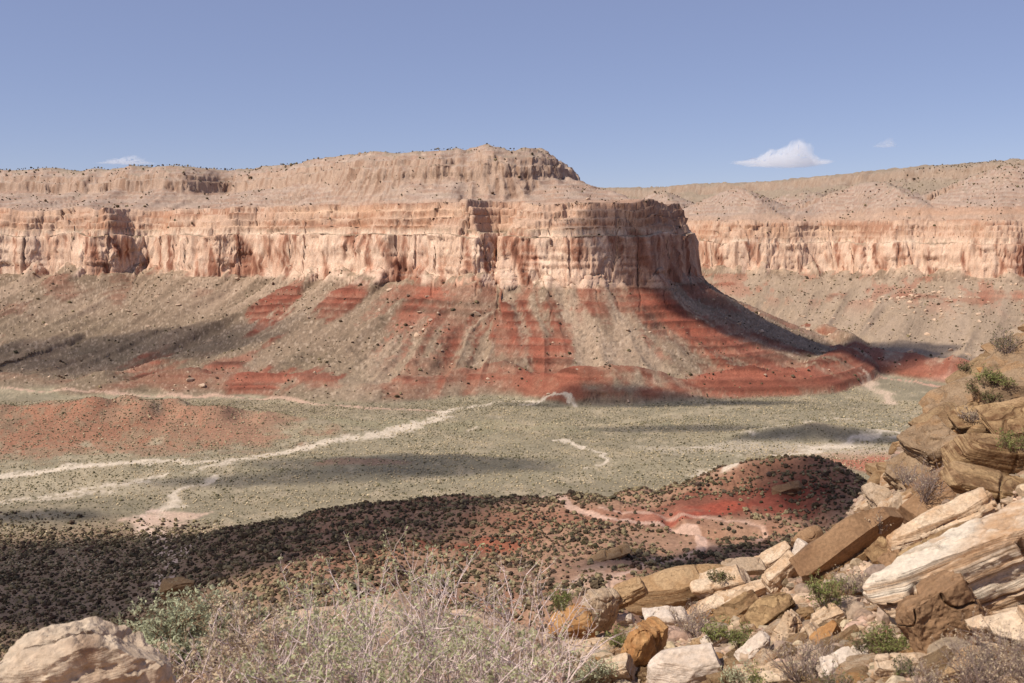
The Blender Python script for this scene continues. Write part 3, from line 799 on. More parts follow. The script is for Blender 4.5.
def road_near(x, y):
    return _rg[np.clip((x + 500) / 3, 0, 399).astype(int), np.clip(y / 3, 0, 399).astype(int)].astype(float)
BARE = []; DENSE = []
for px, py, rx, ry, k in [(735, 504, 55, 14, .85), (690, 510, 50, 14, .7), (600, 508, 30, 10, .7), (600, 590, 26, 50, .9), (640, 566, 30, 14, .8), (690, 550, 16, 16, .8), (730, 528, 50, 12, .6), (640, 540, 40, 12, .3)]:
    p = hit(px, py, 150); BARE.append((p[0], p[1], rx, ry, k))
for px, py, rx, ry in [(730, 566, 50, 12), (760, 552, 50, 12), (850, 480, 30, 30), (560, 590, 30, 14), (300, 520, 60, 16), (420, 508, 80, 12)]:
    p = hit(px, py, 150)
    if p is not None: DENSE.append((p[0], p[1], rx, ry))
sx_, sy_, sz_ = scatter(115000, ((-380, 330, 180, 690), dens_hill), 11)
ss = np.random.default_rng(12).gamma(2.6, .17, len(sx_)) + .2
# thinner cover on talus, plateau and rims
def dens_talus(x, y, h, A_):
    P_ = A_['P']; e = np.where(A_['m'] > A_['r'], A_['e1'], A_['e3'])
    t = (P_ > 4) * (e < -5) * (.15 + .85 * sst(-.1, .5, fbm2(x / 60, y / 60, 3, 511)))
    up = (e > 62) * .55 * sst(-.3, .5, fbm2(x / 40, y / 40, 2, 513)) + (e > 20) * (e < 62) * .2
    rim = (P_ > 320) * .35
    return np.clip(t + up + rim, 0, 1) * (y > 1000)
tx_, ty_, tz_ = scatter(36000, ((-1300, 1500, 1150, 3100), dens_talus), 13)
ts = np.random.default_rng(14).gamma(2.0, .30, len(tx_)) + .35 + .4 * (ty_ > 2000)
ax_, ay_, az_ = np.concatenate([sx_, tx_]), np.concatenate([sy_, ty_]), np.concatenate([sz_, tz_])
as_ = np.concatenate([ss, ts])
r_ = np.random.default_rng(15)
acol = lin(86, 72, 56)[None] * r_.uniform(.55, 1.25, (len(ax_), 1)) * (1 + r_.uniform(-.12, .12, (len(ax_), 3)))
olive = r_.uniform(0, 1, len(ax_)) < .34; acol[olive] = lin(128, 114, 86)[None] * r_.uniform(.7, 1.2, (olive.sum(), 1))
big = np.argsort(-(as_ / ay_))
ind, rest = big[:300], big[300:]
TSH = [blob_template(1, 601 + k, .38, .8) for k in range(5)]
TNR = [blob_template(2, 621 + k, .36, .82) for k in range(6)]
mv, mf, mc = merged(TSH, ax_[rest], ay_[rest], az_[rest], as_[rest], acol[rest], 21)
link('desert_shrubs', raw_mesh('desert_shrubs', mv, mf, SHRUB_M, False, mc), kind='stuff',
     label='dark desert scrub spread over the hills and slopes', cat='shrubs')
shr = []
for k, (tv, tf) in enumerate(TNR):
    c = lin(94, 80, 62) * [1, .8, 1.15, .9, 1.3, .7][k]
    shr.append(raw_mesh('desert_shrub', tv, tf, SHRUB_M, False, np.repeat(c[None], len(tv), 0)))
for n_, i in enumerate(ind):
    o = link('desert_shrub', shr[n_ % 6], label='small dark rounded shrub on the hills below the rim', cat='shrub', group='dark shrubs dotting the hillside', loc=(ax_[i], ay_[i], az_[i]))
    o.scale = (as_[i] * random.uniform(.85, 1.15), as_[i] * random.uniform(.85, 1.15), as_[i]); o.rotation_euler = (0, 0, random.uniform(0, 6.28))
print('shrubs', len(ax_), time.time() - T0)

# ---- pale sage and bunch grass on the valley floor
def dens_sage(x, y, h, A_):
    return (A_['P'] < 3) * ((A_['B'] < -186) | ((y > 680) & (x < 0))) * (.4 + .5 * sst(-.4, .4, fbm2(x / 70, y / 30, 3, 521))) * (1 - .97 * road_near(x, y))
gx_, gy_, gz_ = scatter(130000, ((-620, 520, 560, 1330), dens_sage), 31)
r_ = np.random.default_rng(32); gs = r_.gamma(4, .09, len(gx_)) + .22
pale = r_.uniform(0, 1, len(gx_)) < (.35 + .4 * sst(-.2, .4, fbm2(gx_ / 60, gy_ / 40, 2, 523)))
gc = lin(116, 108, 82)[None] * r_.uniform(.6, 1.2, (len(gx_), 1))
gc[pale] = (lin(206, 186, 150) * .75)[None] * r_.uniform(.75, 1.15, (pale.sum(), 1))
TS0 = [blob_template(0, 641 + k, .3, .8) for k in range(4)]
mv, mf, mc = merged(TS0, gx_, gy_, gz_, gs, gc, 33)
link('sagebrush', raw_mesh('sagebrush', mv, mf, SHRUB_M, False, mc), kind='stuff', label='pale sagebrush and dry bunch grass covering the valley floor', cat='ground cover')
print('sage', len(gx_), time.time() - T0)

# ---- boulders fallen on the talus
def dens_bld(x, y, h, A_):
    P_ = A_['P']; e = np.where(A_['m'] > A_['r'], A_['e1'], A_['e3'])
    return (P_ > 3) * (e < 0) * (y > 1000) * (.2 + .8 * sst(.0, .5, fbm2(x / 45, y / 45, 3, 531))) + (e > 62) * .08 * (P_ > 3)
bx_, by_, bz_ = scatter(15000, ((-1000, 1300, 1150, 2400), dens_bld), 41)
r_ = np.random.default_rng(42); bs_ = .35 + r_.pareto(2.6, len(bx_)) * .8; bs_ = np.minimum(bs_, 5.0)
for px, py, rr_, cnt in [(915, 300, 60, 26), (950, 295, 50, 18), (930, 312, 60, 18), (245, 275, 40, 6), (165, 300, 60, 8), (415, 320, 30, 6)]:
    p = hit(px, py, 900)
    if p is None: continue
    nx_ = p[0] + r_.normal(0, rr_ * .7, cnt); ny_ = p[1] + r_.normal(0, rr_ * .7, cnt)
    bx_ = np.append(bx_, nx_); by_ = np.append(by_, ny_); bz_ = np.append(bz_, terrain(nx_, ny_)); bs_ = np.append(bs_, r_.uniform(2.5, 5.5, cnt))
bc = (lin(212, 184, 156) * .8)[None] * r_.uniform(.6, 1.15, (len(bx_), 1)) * (1 + r_.uniform(-.05, .05, (len(bx_), 3)))
def rock_template(sub, seed):
    v, f = ICO[sub]; r = np.random.default_rng(seed); w = v.copy()
    for _ in range(9):                      # planes chop the ball into a faceted stone
        n = r.normal(size=3); n /= np.linalg.norm(n); d = r.uniform(.45, .8)
        k = w @ n; w = w - np.maximum(k - d, 0)[:, None] * n[None]
    w *= np.array([1.25, .9, .75])[None]; w[:, 2] += .25
    return w, f
TR = [rock_template(1, 661 + k) for k in range(6)]
order = np.argsort(-(bs_ / by_)); ind, rest = order[:300], order[300:]
mv, mf, mc = merged(TR, bx_[rest], by_[rest], bz_[rest], bs_[rest], bc[rest], 43)
link('talus_rubble', raw_mesh('talus_rubble', mv, mf, STONE_M, False, mc), kind='stuff', label='scattered pale rubble on the slopes under the cliffs', cat='rubble')
bml = []
for k in range(6):
    tv, tf = rock_template(2, 671 + k); c = lin(212, 182, 154) * .8 * [1, .85, 1.1, .75, .95, .65][k]
    bml.append(raw_mesh('fallen_boulder', tv, tf, STONE_M, False, np.repeat(c[None], len(tv), 0)))
for n_, i in enumerate(ind):
    o = link('fallen_boulder', bml[n_ % 6], label='pale angular boulder fallen on the slope below the cliffs', cat='boulder', group='boulders fallen from the cliffs', loc=(bx_[i], by_[i], bz_[i]))
    s_ = bs_[i]; o.scale = (s_, s_ * random.uniform(.8, 1.2), s_ * random.uniform(.7, 1.1)); o.rotation_euler = (random.uniform(-.3, .3), random.uniform(-.3, .3), random.uniform(0, 6.28))
print('boulders', len(bx_), time.time() - T0)

# ------------------------------------------------------------------ clouds
SUN_EL, SUN_AZ = math.radians(50), math.radians(-120)      # azimuth measured from +y towards +x
SD = np.array([math.sin(SUN_AZ) * math.cos(SUN_EL), math.cos(SUN_AZ) * math.cos(SUN_EL), math.sin(SUN_EL)])
def cloud_material(name, dens):
    m = bpy.data.materials.new(name); m.use_nodes = True; nt = m.node_tree
    for n in list(nt.nodes):
        if n.type != 'OUTPUT_MATERIAL': nt.nodes.remove(n)
    out = [n for n in nt.nodes][0]; v = nt.nodes.new('ShaderNodeVolumePrincipled')
    v.inputs['Color'].default_value = (1, 1, 1, 1); v.inputs['Density'].default_value = dens; v.inputs['Anisotropy'].default_value = 0.0
    nt.links.new(v.outputs[0], out.inputs['Volume'])
    return m
def cloud(center, rx, ry, rz, ang, dens, seed, label, group, rough=.35, flat_base=False):
    v, f = ICO[5 if flat_base else 4]
    n = fbm3(v[:, 0] * 1.9 + seed, v[:, 1] * 1.9, v[:, 2] * 1.9, 5, seed, .62)
    if flat_base: n = .9 * n + .55 * (1 - np.abs(vn3(v[:, 0] * 4 + seed, v[:, 1] * 4, v[:, 2] * 4, seed + 3)) * 2) * .5
    w = v * (1 + rough * 1.6 * n)[:, None]
    if flat_base:
        rr_ = np.clip(1 - v[:, 0] ** 2 - v[:, 1] ** 2, 0, 1) ** .5
        env = .25 + .85 * np.exp(-((v[:, 0] - .25) / .42) ** 2) + .35 * np.exp(-((v[:, 0] + .45) / .22) ** 2)
        bil = 1 - np.abs(fbm3(v[:, 0] * 4.5 + seed, v[:, 1] * 4.5, v[:, 2] * 3, 3, seed + 9)) * 2.2
        top = rr_ * env * (.55 + .75 * bil)
        w = np.stack([w[:, 0] + .12 * top, w[:, 1], np.where(v[:, 2] > 0, top * 1.3, -.22 * rr_ * (1 + n))], 1)
    w = w * np.array([rx, ry, rz])[None]
    ca, sa = math.cos(ang), math.sin(ang)
    w = np.stack([w[:, 0] * ca - w[:, 1] * sa, w[:, 0] * sa + w[:, 1] * ca, w[:, 2]], 1)
    return link('cloud', raw_mesh('cloud', w, f, cloud_material('cloud_vapour', dens), True), label=label, cat='cloud', group=group, loc=tuple(center))
def shade_cloud(x, y, z, rx, ry, ang, tau, seed, label, alt=1000):
    k = (alt - z) / SD[2]; rz = max(10.0, min(rx, ry) * .3)
    cloud(np.array([x, y, z]) + SD * k, rx, ry, rz, ang, tau / (2 * rz), seed, label, 'clouds drifting over the canyon')
def sh_px(px, py, rx, ry, ang, tau, seed, label, dmin=150):
    p = hit(px, py, dmin); shade_cloud(p[0], p[1], p[2], rx, ry, ang, tau, seed, label)
shade_cloud(372, 1478, -60, 205, 125, -.15, 3.4, 1, 'ragged white cloud drifting high over the nose of the mesa')
sh_px(862, 346, 150, 60, .05, 1.5, 2, 'white cloud drifting over the side canyon on the right')
sh_px(650, 400, 170, 24, .02, 1.3, 3, 'long thin cloud strip over the foot of the mesa')
sh_px(410, 463, 130, 34, .0, 1.1, 4, 'small flat cloud over the middle of the valley')
sh_px(300, 478, 140, 20, .1, .8, 5, 'wispy cloud over the wash in the valley')
shade_cloud(-270, 548, -190, 350, 88, .04, 1.55, 6, 'broad white cloud over the near left side of the valley')
sh_px(120, 352, 300, 110, .15, .8, 7, 'thin veil of cloud over the slopes on the left')
sh_px(730, 556, 75, 20, .1, 1.8, 8, 'small cloud over the near end of the track')
sh_px(850, 490, 42, 55, .3, 2.0, 9, 'small round cloud over the right end of the red hill')
sh_px(800, 433, 75, 16, .0, 1.5, 10, 'narrow cloud over the right side of the valley floor')
sh_px(890, 440, 60, 14, .0, 1.5, 11, 'short narrow cloud over the valley mouth on the right')
sh_px(30, 516, 55, 12, .1, 1.4, 12, 'little cloud over the far left of the valley floor')
sh_px(690, 428, 120, 22, .0, .8, 13, 'faint long cloud over the far side of the valley')
def vis_cloud(px, py, D, rx, ry, rz, dens, seed, label, group=None):
    cloud(at(px, py, D), rx, ry, rz, 0, dens, seed, label, group, rough=.5, flat_base=True)
vis_cloud(782, 163, 9000, 330, 300, 125, .0048, 21, 'white puffy cloud low in the sky above the right canyon rim')
vis_cloud(885, 146, 9500, 110, 80, 50, .003, 22, 'tiny faint cloud to the right of the big white cloud')
vis_cloud(124, 163, 9000, 200, 120, 45, .005, 23, 'small cloud peeping over the left skyline')
scene.cycles.volume_bounces = 4
print('clouds', time.time() - T0)
# ------------------------------------------------------------------ foreground sandstone
def sandstone(name, base, band, stain, bands=9.0, stain_amt=.5, contrast=1.0, speck=.35, bump=.6):
    m, nt, b = new_mat(name); N_ = nt.nodes; L = nt.links
    tc = N_.new('ShaderNodeTexCoord')
    def mapping(sc):
        mp = N_.new('ShaderNodeMapping'); mp.inputs['Scale'].default_value = sc; L.new(tc.outputs['Object'], mp.inputs['Vector']); return mp
    def noise(vec, scale, det=6, rough=.6, dist=0.0):
        n = N_.new('ShaderNodeTexNoise'); n.inputs['Scale'].default_value = scale; n.inputs['Detail'].default_value = det
        n.inputs['Roughness'].default_value = rough; n.inputs['Distortion'].default_value = dist; L.new(vec, n.inputs['Vector']); return n
    def ramp(val, a, b_, lo=0.0, hi=1.0):
        r = N_.new('ShaderNodeMapRange'); r.inputs['From Min'].default_value = a; r.inputs['From Max'].default_value = b_
        r.inputs['To Min'].default_value = lo; r.inputs['To Max'].default_value = hi; L.new(val, r.inputs['Value']); return r.outputs[0]
    def mix(f, a, c, blend='MIX'):
        x = N_.new('ShaderNodeMix'); x.data_type = 'RGBA'; x.blend_type = blend
        if isinstance(f, float): x.inputs['Factor'].default_value = f
        else: L.new(f, x.inputs['Factor'])
        for s, v in ((6, a), (7, c)):
            if isinstance(v, tuple): x.inputs[s].default_value = v
            else: L.new(v, x.inputs[s])
        return x.outputs[2]
    c3 = lambda c: tuple(list(lin(*c) * .72) + [1.0])
    bv = noise(mapping((.35, .5, bands)).outputs[0], 2.2, 5, .6, .6)
    bf = noise(mapping((.5, .8, bands * 4.5)).outputs[0], 2.5, 4, .65, .4)
    big = noise(tc.outputs['Object'], 1.6, 5, .6, .5)
    mid = noise(tc.outputs['Object'], 6.0, 6, .7)
    fine = noise(tc.outputs['Object'], 24.0, 7, .75)
    c = mix(ramp(bv.outputs['Fac'], .42, .60, 0, contrast), c3(base), c3(band))
    dark = tuple([v * .45 for v in c3(band)[:3]] + [1.0])
    c = mix(ramp(bf.outputs['Fac'], .56, .70, 0, .75 * contrast), c, dark)
    c = mix(ramp(big.outputs['Fac'], .5, .62, 0, stain_amt), c, c3(stain))
    c = mix(ramp(mid.outputs['Fac'], .56, .72, 0, .5), c, mix(.5, c3(stain), c3(base)))
    g = N_.new('ShaderNodeVectorMath'); g.operation = 'SCALE'; L.new(c, g.inputs[0]); L.new(ramp(fine.outputs['Fac'], .3, .7, 1 - speck, 1 + speck), g.inputs['Scale'])
    L.new(g.outputs[0], b.inputs['Base Color'])
    b1 = N_.new('ShaderNodeBump'); b1.inputs['Strength'].default_value = bump; b1.inputs['Distance'].default_value = .03; L.new(bf.outputs['Fac'], b1.inputs['Height'])
    b2 = N_.new('ShaderNodeBump'); b2.inputs['Strength'].default_value = .7; b2.inputs['Distance'].default_value = .02; L.new(mid.outputs['Fac'], b2.inputs['Height']); L.new(b1.outputs[0], b2.inputs['Normal'])
    b3 = N_.new('ShaderNodeBump'); b3.inputs['Strength'].default_value = .5; b3.inputs['Distance'].default_value = .004; L.new(fine.outputs['Fac'], b3.inputs['Height']); L.new(b2.outputs[0], b3.inputs['Normal'])
    L.new(b3.outputs[0], b.inputs['Normal'])
    return m
SM = dict(
    cream=sandstone('cream_sandstone', (222, 196, 166), (196, 158, 120), (186, 140, 98), 7, .7, .9, .4),
    white=sandstone('white_sandstone', (230, 212, 194), (206, 182, 158), (196, 160, 124), 6, .5, .7, .35),
    tan=sandstone('tan_sandstone', (190, 158, 120), (166, 130, 92), (150, 112, 80), 8, .5, .9),
    orange=sandstone('orange_sandstone', (194, 148, 98), (164, 112, 68), (206, 174, 132), 6, .5, .8),
    brown=sandstone('brown_sandstone', (162, 128, 96), (138, 104, 76), (126, 96, 72), 4, .6, .6, .34),
    gold=sandstone('golden_brown_sandstone', (180, 148, 108), (114, 82, 56), (206, 172, 132), 9, .45, 1.0, .38, .9),
    grey=sandstone('pinkish_grey_sandstone', (192, 168, 142), (170, 142, 112), (172, 138, 102), 6, .5, .6, .4),
    darkgrey=sandstone('weathered_grey_brown_sandstone', (164, 138, 110), (132, 106, 80), (172, 132, 92), 6, .55, .8, .4),
    darktan=sandstone('weathered_tan_sandstone', (166, 138, 104), (132, 102, 74), (140, 112, 84), 6, .5, .9, .4),
    streak=sandstone('streaked_cream_sandstone', (232, 214, 190), (200, 160, 122), (222, 194, 164), 6, .4, 1.0, .3, .9),
    lichen=sandstone('lichen_spotted_sandstone', (212, 190, 164), (190, 160, 132), (136, 98, 72), 3, .7, .6, .36))

def frame_from(theta, phi, n0):
    t, p = math.radians(theta), math.radians(phi)
    ex = np.array([math.cos(t) * math.cos(p), math.sin(p), math.sin(t) * math.cos(p)])
    n = np.array(n0, float); n = n - ex * (n @ ex); n /= np.linalg.norm(n)
    ey = np.cross(n, ex)
    return np.stack([ex, ey, n], 1)

def box_grid(nx, ny, nz):
    V_, F_ = [], []; off = 0
    for ax, (na, nb) in ((0, (ny, nz)), (1, (nz, nx)), (2, (nx, ny))):
        for sgn in (-1, 1):
            A_, B_ = np.meshgrid(np.linspace(-1, 1, na + 1), np.linspace(-1, 1, nb + 1), indexing='ij')
            p = np.zeros(((na + 1) * (nb + 1), 3)); p[:, ax] = sgn; p[:, (ax + 1) % 3] = A_.ravel(); p[:, (ax + 2) % 3] = B_.ravel()
            i, j = np.meshgrid(np.arange(na), np.arange(nb), indexing='ij'); k = i * (nb + 1) + j
            q = np.stack([k, k + nb + 1, k + nb + 2, k + 1], -1).reshape(-1, 4)
            if sgn < 0: q = q[:, ::-1]
            V_.append(p); F_.append(q + off); off += len(p)
    V_ = np.concatenate(V_); F_ = np.concatenate(F_)
    _, first, inv = np.unique(np.round(V_ * 1e5).astype(np.int64), axis=0, return_index=True, return_inverse=True)
    return V_[first], inv.ravel()[F_]
def h2(i, j, sd): return _hash(np.floor(i).astype(np.int64), np.floor(j).astype(np.int64), np.zeros(np.shape(i), np.int64), sd)

def stone_mesh(dims, seed, e=6.0, sub=4, chops=7, strata=.035, rough=.03, thick=.09, flute=0.0, deep=0.0, res=None):
    r = np.random.default_rng(seed); d = np.array(dims, float) / 2
    sp = res or max(dims) / 26.0
    nn = [int(np.clip(q / sp, 6, 84)) for q in dims]
    v, f = box_grid(*nn)
    ee = e * 2.2 if e > 3.4 else e * 1.3
    p = v / ((np.abs(v) ** ee).sum(1) ** (1 / ee))[:, None]
    # taper and skew so that no two faces are parallel
    tp = r.uniform(-.16, .16, 4)
    p[:, 2] *= 1 + tp[0] * v[:, 0] + tp[1] * v[:, 1]; p[:, 1] *= 1 + tp[2] * v[:, 0]; p[:, 0] += tp[3] * 1.6 * v[:, 2]
    for _ in range(chops):
        n = r.normal(size=3); n[2] *= .5; n /= np.linalg.norm(n)
        sup = (p @ n).max(); k = p @ n - sup * r.uniform(.66, .92); p = p - np.maximum(k, 0)[:, None] * n[None]
    vd = v / np.linalg.norm(v, axis=1)[:, None]
    nrm = p / d[None]; nrm /= np.linalg.norm(nrm, axis=1)[:, None]
    side = sst(1.0, .8, np.abs(v[:, 2])) if e > 3.4 else 1 - np.abs(vd[:, 2]) ** 2
    nrm = nrm * (1 - side)[:, None] * np.array([.3, .3, 1])[None] + nrm * side[:, None] * np.array([1, 1, .15])[None]
    w = p * d
    sx, sy, sz = seed * 3.1, seed * 1.7, seed * 2.3
    m = max(dims)
    warp = vn2(w[:, 0] / (m * .5) + sx, w[:, 1] / (m * .5) + sy, 3) * thick * .8
    zz = (w[:, 2] + warp) / thick + 40 + .35 * np.sin(w[:, 2] / thick * 1.7 + seed)
    L = np.floor(zz); jl = m * .22
    jx = (w[:, 0] + .3 * w[:, 2]) / jl + h2(L, L * 0, 21 + seed) * 3 + .35 * vn2(w[:, 0] / jl + sx, w[:, 1] / jl, 23)
    jy = w[:, 1] / jl + h2(L, L * 0, 25 + seed) * 3
    st_ = h2(jx, L + np.floor(jy) * 31, 27 + seed) * .6 + h2(L, L * 0, 29 + seed) * .7
    gro = sst(.16, 0, zz - L) * sst(-.1, .35, h2(L, L * 0, 31 + seed) + .6 * vn2(w[:, 0] / (m * .3) + sx, L, 33))
    top = h2(w[:, 0] / (m * .31) + .4 * vn2(w[:, 1] / (m * .2), w[:, 0] / (m * .4), 35) + seed * .37, w[:, 1] / (m * .4) + .3 * vn2(w[:, 0] / (m * .2), sx + 0 * w[:, 0], 37), 39 + seed)
    big_ = fbm3(w[:, 0] / (m * .35) + sx, w[:, 1] / (m * .35) + sy, w[:, 2] / (m * .35), 2, 9)
    fin_ = fbm3(w[:, 0] / (m * .09) + sx, w[:, 1] / (m * .09) + sy, w[:, 2] / (m * .045) + sz, 4, 11, .62)
    crack = sst(.05, .0, np.abs(vn3(w[:, 0] / (m * .42) + sx, w[:, 1] / (m * .42) + sy, w[:, 2] / (m * .6) + sz, 13)))
    k_ = 1.0 if e > 3.4 else .3
    off = k_ * strata * st_ * side + k_ * .5 * strata * top * (1 - side) + big_ * min(dims) * .13 + fin_ * rough - crack * rough * 2.2 - k_ * (deep + strata * .6) * gro * side
    if flute: off = off + flute * vn2(w[:, 0] * 14 + sx, w[:, 2] * 1.0, 17)
    w = w + nrm * off[:, None]
    return w, f

def stone(box, theta, style, label, D=None, depth=.8, phi=0, n0=(0, -.35, 1), seed=None, thick_px=None, len_px=None, group=None, name='rock', cat='rock', lift=0.0, **kw):
    """a stone whose picture-sized bounds fix its real size at the distance where it rests on the slope"""
    x0, y0, x1, y1 = box; cx, cy = (x0 + x1) / 2, (y0 + y1) / 2
    if D is None:
        yy = y1 - .18 * (y1 - y0)
        for _ in range(30):
            p = hit(min(cx, 1030), yy, 1.0)
            if p is not None and p[1] < 60: break
            yy += 3
        D = p[1]
        if y0 < 470 and x0 > 885: style = {'cream': 'grey', 'grey': 'darkgrey', 'gold': 'gold', 'tan': 'darktan'}.get(style, style)
        print('D', box, round(D, 1))
    u = D / FPX
    t = math.radians(theta); bw, bh = x1 - x0, y1 - y0
    if len_px is None or thick_px is None:
        c, s = abs(math.cos(t)), abs(math.sin(t))
        # solve width/height of the tilted box
        det = c * c - s * s
        if abs(det) > .25:
            Lp = (bw * c - bh * s) / det; Tp = (bh * c - bw * s) / det
            Lp = max(Lp, .45 * max(bw, bh)); Tp = max(Tp, .25 * min(bw, bh))
        else: Lp = max(bw, bh) * 1.1; Tp = min(bw, bh) * .45
        len_px = len_px or Lp; thick_px = thick_px or Tp
    dims = (len_px * u, depth * max(thick_px, len_px * .6) * u, thick_px * u)
    seed = seed or int(x0 * 7 + y0 * 13) % 9973
    sz_ = max(dims)
    kw.setdefault('strata', .02 * sz_ ** .5); kw.setdefault('rough', .018 * sz_ ** .5); kw.setdefault('thick', max(.04, dims[2] * .16))
    kw.setdefault('res', max(u * 1.25, max(dims) / 84))
    w, f = stone_mesh(dims, seed, **kw)
    R_ = frame_from(theta, phi, n0)
    c0 = at(cx, cy, D + dims[1] * .25); c0[2] += lift
    me = raw_mesh(name, w, f, SM[style], True); me.set_sharp_from_angle(angle=math.radians(32))
    o = link(name, me, label=label, cat=cat, group=group)
    from mathutils import Matrix
    M = Matrix([[*R_[0], c0[0]], [*R_[1], c0[1]], [*R_[2], c0[2]], [0, 0, 0, 1]]); o.matrix_world = M
    return o

# big pieces, from the bottom left up to the outcrop on the right
stone((-10, 640, 170, 745), 8, 'lichen', 'large tan boulder with brown lichen spots in the bottom left corner', D=3.4, depth=.8, e=3.5, chops=16, seed=31, n0=(-.2, -.3, 1), len_px=215, thick_px=135, sub=5, strata=.012, rough=.035, name='boulder', cat='boulder')
stone((544, 604, 602, 655), 12, 'orange', 'orange rounded rock with a dark hollow at the bottom left end of the slope', e=3, chops=8, deep=.05, seed=5)
stone((578, 590, 620, 632), 78, 'grey', 'grey fluted rock standing behind the orange rounded rock', e=4, flute=.03, thick_px=34, len_px=42, n0=(-1, -.4, .2))
stone((620, 560, 738, 618), 14, 'tan', 'long smooth tan rock with fine layers, tapering to the left', e=3.2, chops=4, thick_px=34, len_px=122, sub=5, seed=11, depth=.5, n0=(-.2, -.6, 1))
stone((606, 574, 650, 612), 30, 'tan', 'small ribbed tan rock against the left end of the long smooth rock', e=3.5, thick_px=18)
stone((688, 566, 758, 603), 12, 'cream', 'cream capped rock with an orange base beside the long smooth rock', e=3.5, chops=8, seed=17)
stone((684, 584, 768, 618), 21, 'cream', 'long thin cream slab lying across the middle of the rock pile', thick_px=13, len_px=88, e=8, sub=5, n0=(-.3, -.5, 1), depth=.35)
stone((716, 597, 762, 623), 26, 'gold', 'short dark golden slab tucked under the long thin cream slab', thick_px=13, e=7)
stone((741, 590, 792, 634), 40, 'gold', 'striped brown slab leaning up to the right below the cream stones', thick_px=22, len_px=56, e=7, sub=5, deep=.02, n0=(-.4, -.8, .7))
stone((752, 543, 792, 572), 30, 'cream', 'cream wedge shaped stone on the crest of the rock pile', e=4)
stone((764, 556, 800, 594), 48, 'cream', 'cream stone with orange stains below the crest', e=5, thick_px=24)
stone((789, 542, 814, 567), 70, 'white', 'bright white upright stone on the crest of the pile', e=4, thick_px=18, len_px=26, n0=(-1, -.4, .2))
stone((790, 527, 825, 551), 28, 'brown', 'small smooth brown hump left of the large brown slab', e=2.6, thick_px=17)
stone((799, 499, 898, 580), 34, 'brown', 'large smooth brown slab tilted towards the left with a thick front edge', thick_px=30, len_px=112, e=5, chops=9, sub=5, seed=23, depth=.5, n0=(-.55, -1.0, .9), strata=.012, rough=.01)
stone((798, 543, 872, 584), 27, 'gold', 'golden layered ledge under the large brown slab', thick_px=17, len_px=78, e=8, sub=5, deep=.03, depth=.6, lift=-.03, n0=(-.3, -.4, 1))
stone((881, 497, 900, 543), 76, 'grey', 'thin upright grey slab standing in a gap between the big slabs', thick_px=10, len_px=48, e=8, n0=(-1, -.5, .2), depth=.4)
stone((868, 537, 898, 568), 42, 'gold', 'upper of two small brown blocks wedged below the upright slab', thick_px=19, len_px=26, e=9, depth=1.1, n0=(-.5, -.6, .8))
stone((880, 547, 910, 573), 48, 'brown', 'lower of two small brown blocks wedged below the upright slab', thick_px=18, len_px=24, e=9, depth=1.1, n0=(-.5, -.6, .8))
stone((900, 480, 965, 530), 38, 'brown', 'smooth brown slab behind the tilted striped slab', thick_px=22, len_px=72, e=8, n0=(-.5, -1, .8))
stone((888, 497, 992, 562), 28, 'cream', 'big tilted slab with a whitish face and brown stripes', thick_px=36, len_px=112, e=5.5, sub=5, chops=9, seed=42, n0=(-.45, -.25, 1), depth=.5, deep=.02, strata=.03)
stone((900, 520, 985, 575), 27, 'gold', 'golden layered block beneath the big tilted slab', thick_px=22, len_px=96, e=8, sub=5, n0=(-.4, -.3, 1), depth=.6, deep=.03)
stone((942, 467, 1060, 512), -12, 'gold', 'long cracked golden slab lying under the log shaped rock', thick_px=20, len_px=122, e=8, sub=5, deep=.025, depth=.5, seed=8)
stone((951, 430, 1062, 488), -9, 'gold', 'log shaped golden brown rock with deep cracks at the right edge', thick_px=38, len_px=112, e=5.5, sub=5, deep=.035, depth=.6, chops=6, seed=14, strata=.03)
stone((884, 500, 1130, 656), 21, 'streak', 'massive streaky cream slab filling the lower right edge', thick_px=112, len_px=250, e=7, sub=5, chops=9, seed=21, depth=.5, deep=.02, strata=.022, thick=.10, n0=(-.3, .05, 1), rough=.035)
stone((896, 572, 984, 662), 28, 'brown', 'angular brown block with a flat dark face under the massive cream slab', D=4.95, thick_px=52, len_px=80, depth=1.3, e=9, sub=5, chops=7, seed=33, n0=(-.35, -1, -.12), strata=.006, rough=.02)
stone((886, 570, 920, 612), 60, 'tan', 'small tan block on the left corner of the massive cream slab', thick_px=26, len_px=36, e=9, n0=(-1, -.5, .6))
stone((975, 590, 1120, 672), 12, 'cream', 'stepped cream ledge in the lower right corner', thick_px=50, len_px=150, e=8, sub=5, deep=.04, seed=77, strata=.05)
stone((615, 622, 668, 682), 72, 'orange', 'upright orange rock to the left of the white boulder', thick_px=38, len_px=62, e=4, sub=5, n0=(-1, -.5, .3))
stone((643, 646, 730, 700), 10, 'white', 'smooth whitish boulder at the bottom edge of the slope', e=2.8, thick_px=52, len_px=92, sub=5, chops=9, name='boulder', cat='boulder', strata=.006)
stone((645, 610, 690, 624), 4, 'white', 'flat white slab above the orange upright rock', thick_px=11, e=7)
stone((616, 611, 636, 627), 15, 'white', 'small white stone between the fluted rock and the flat white slab', e=4)
stone((638, 619, 668, 636), -8, 'cream', 'low cream stone just above the orange upright rock', e=4)
stone((774, 611, 802, 650), 74, 'cream', 'cracked cream slab standing on edge in the middle of the slope', thick_px=20, len_px=40, e=8, n0=(-1, -.5, .2), deep=.02)
stone((798, 622, 822, 650), 66, 'cream', 'cream block right of the slab standing on edge', thick_px=20, len_px=28, e=7)
stone((740, 632, 772, 668), 50, 'white', 'broken whitish rock low on the slope', thick_px=24, e=5)
stone((725, 618, 748, 637), 20, 'cream', 'rounded cream stone beside the green tuft', e=3)
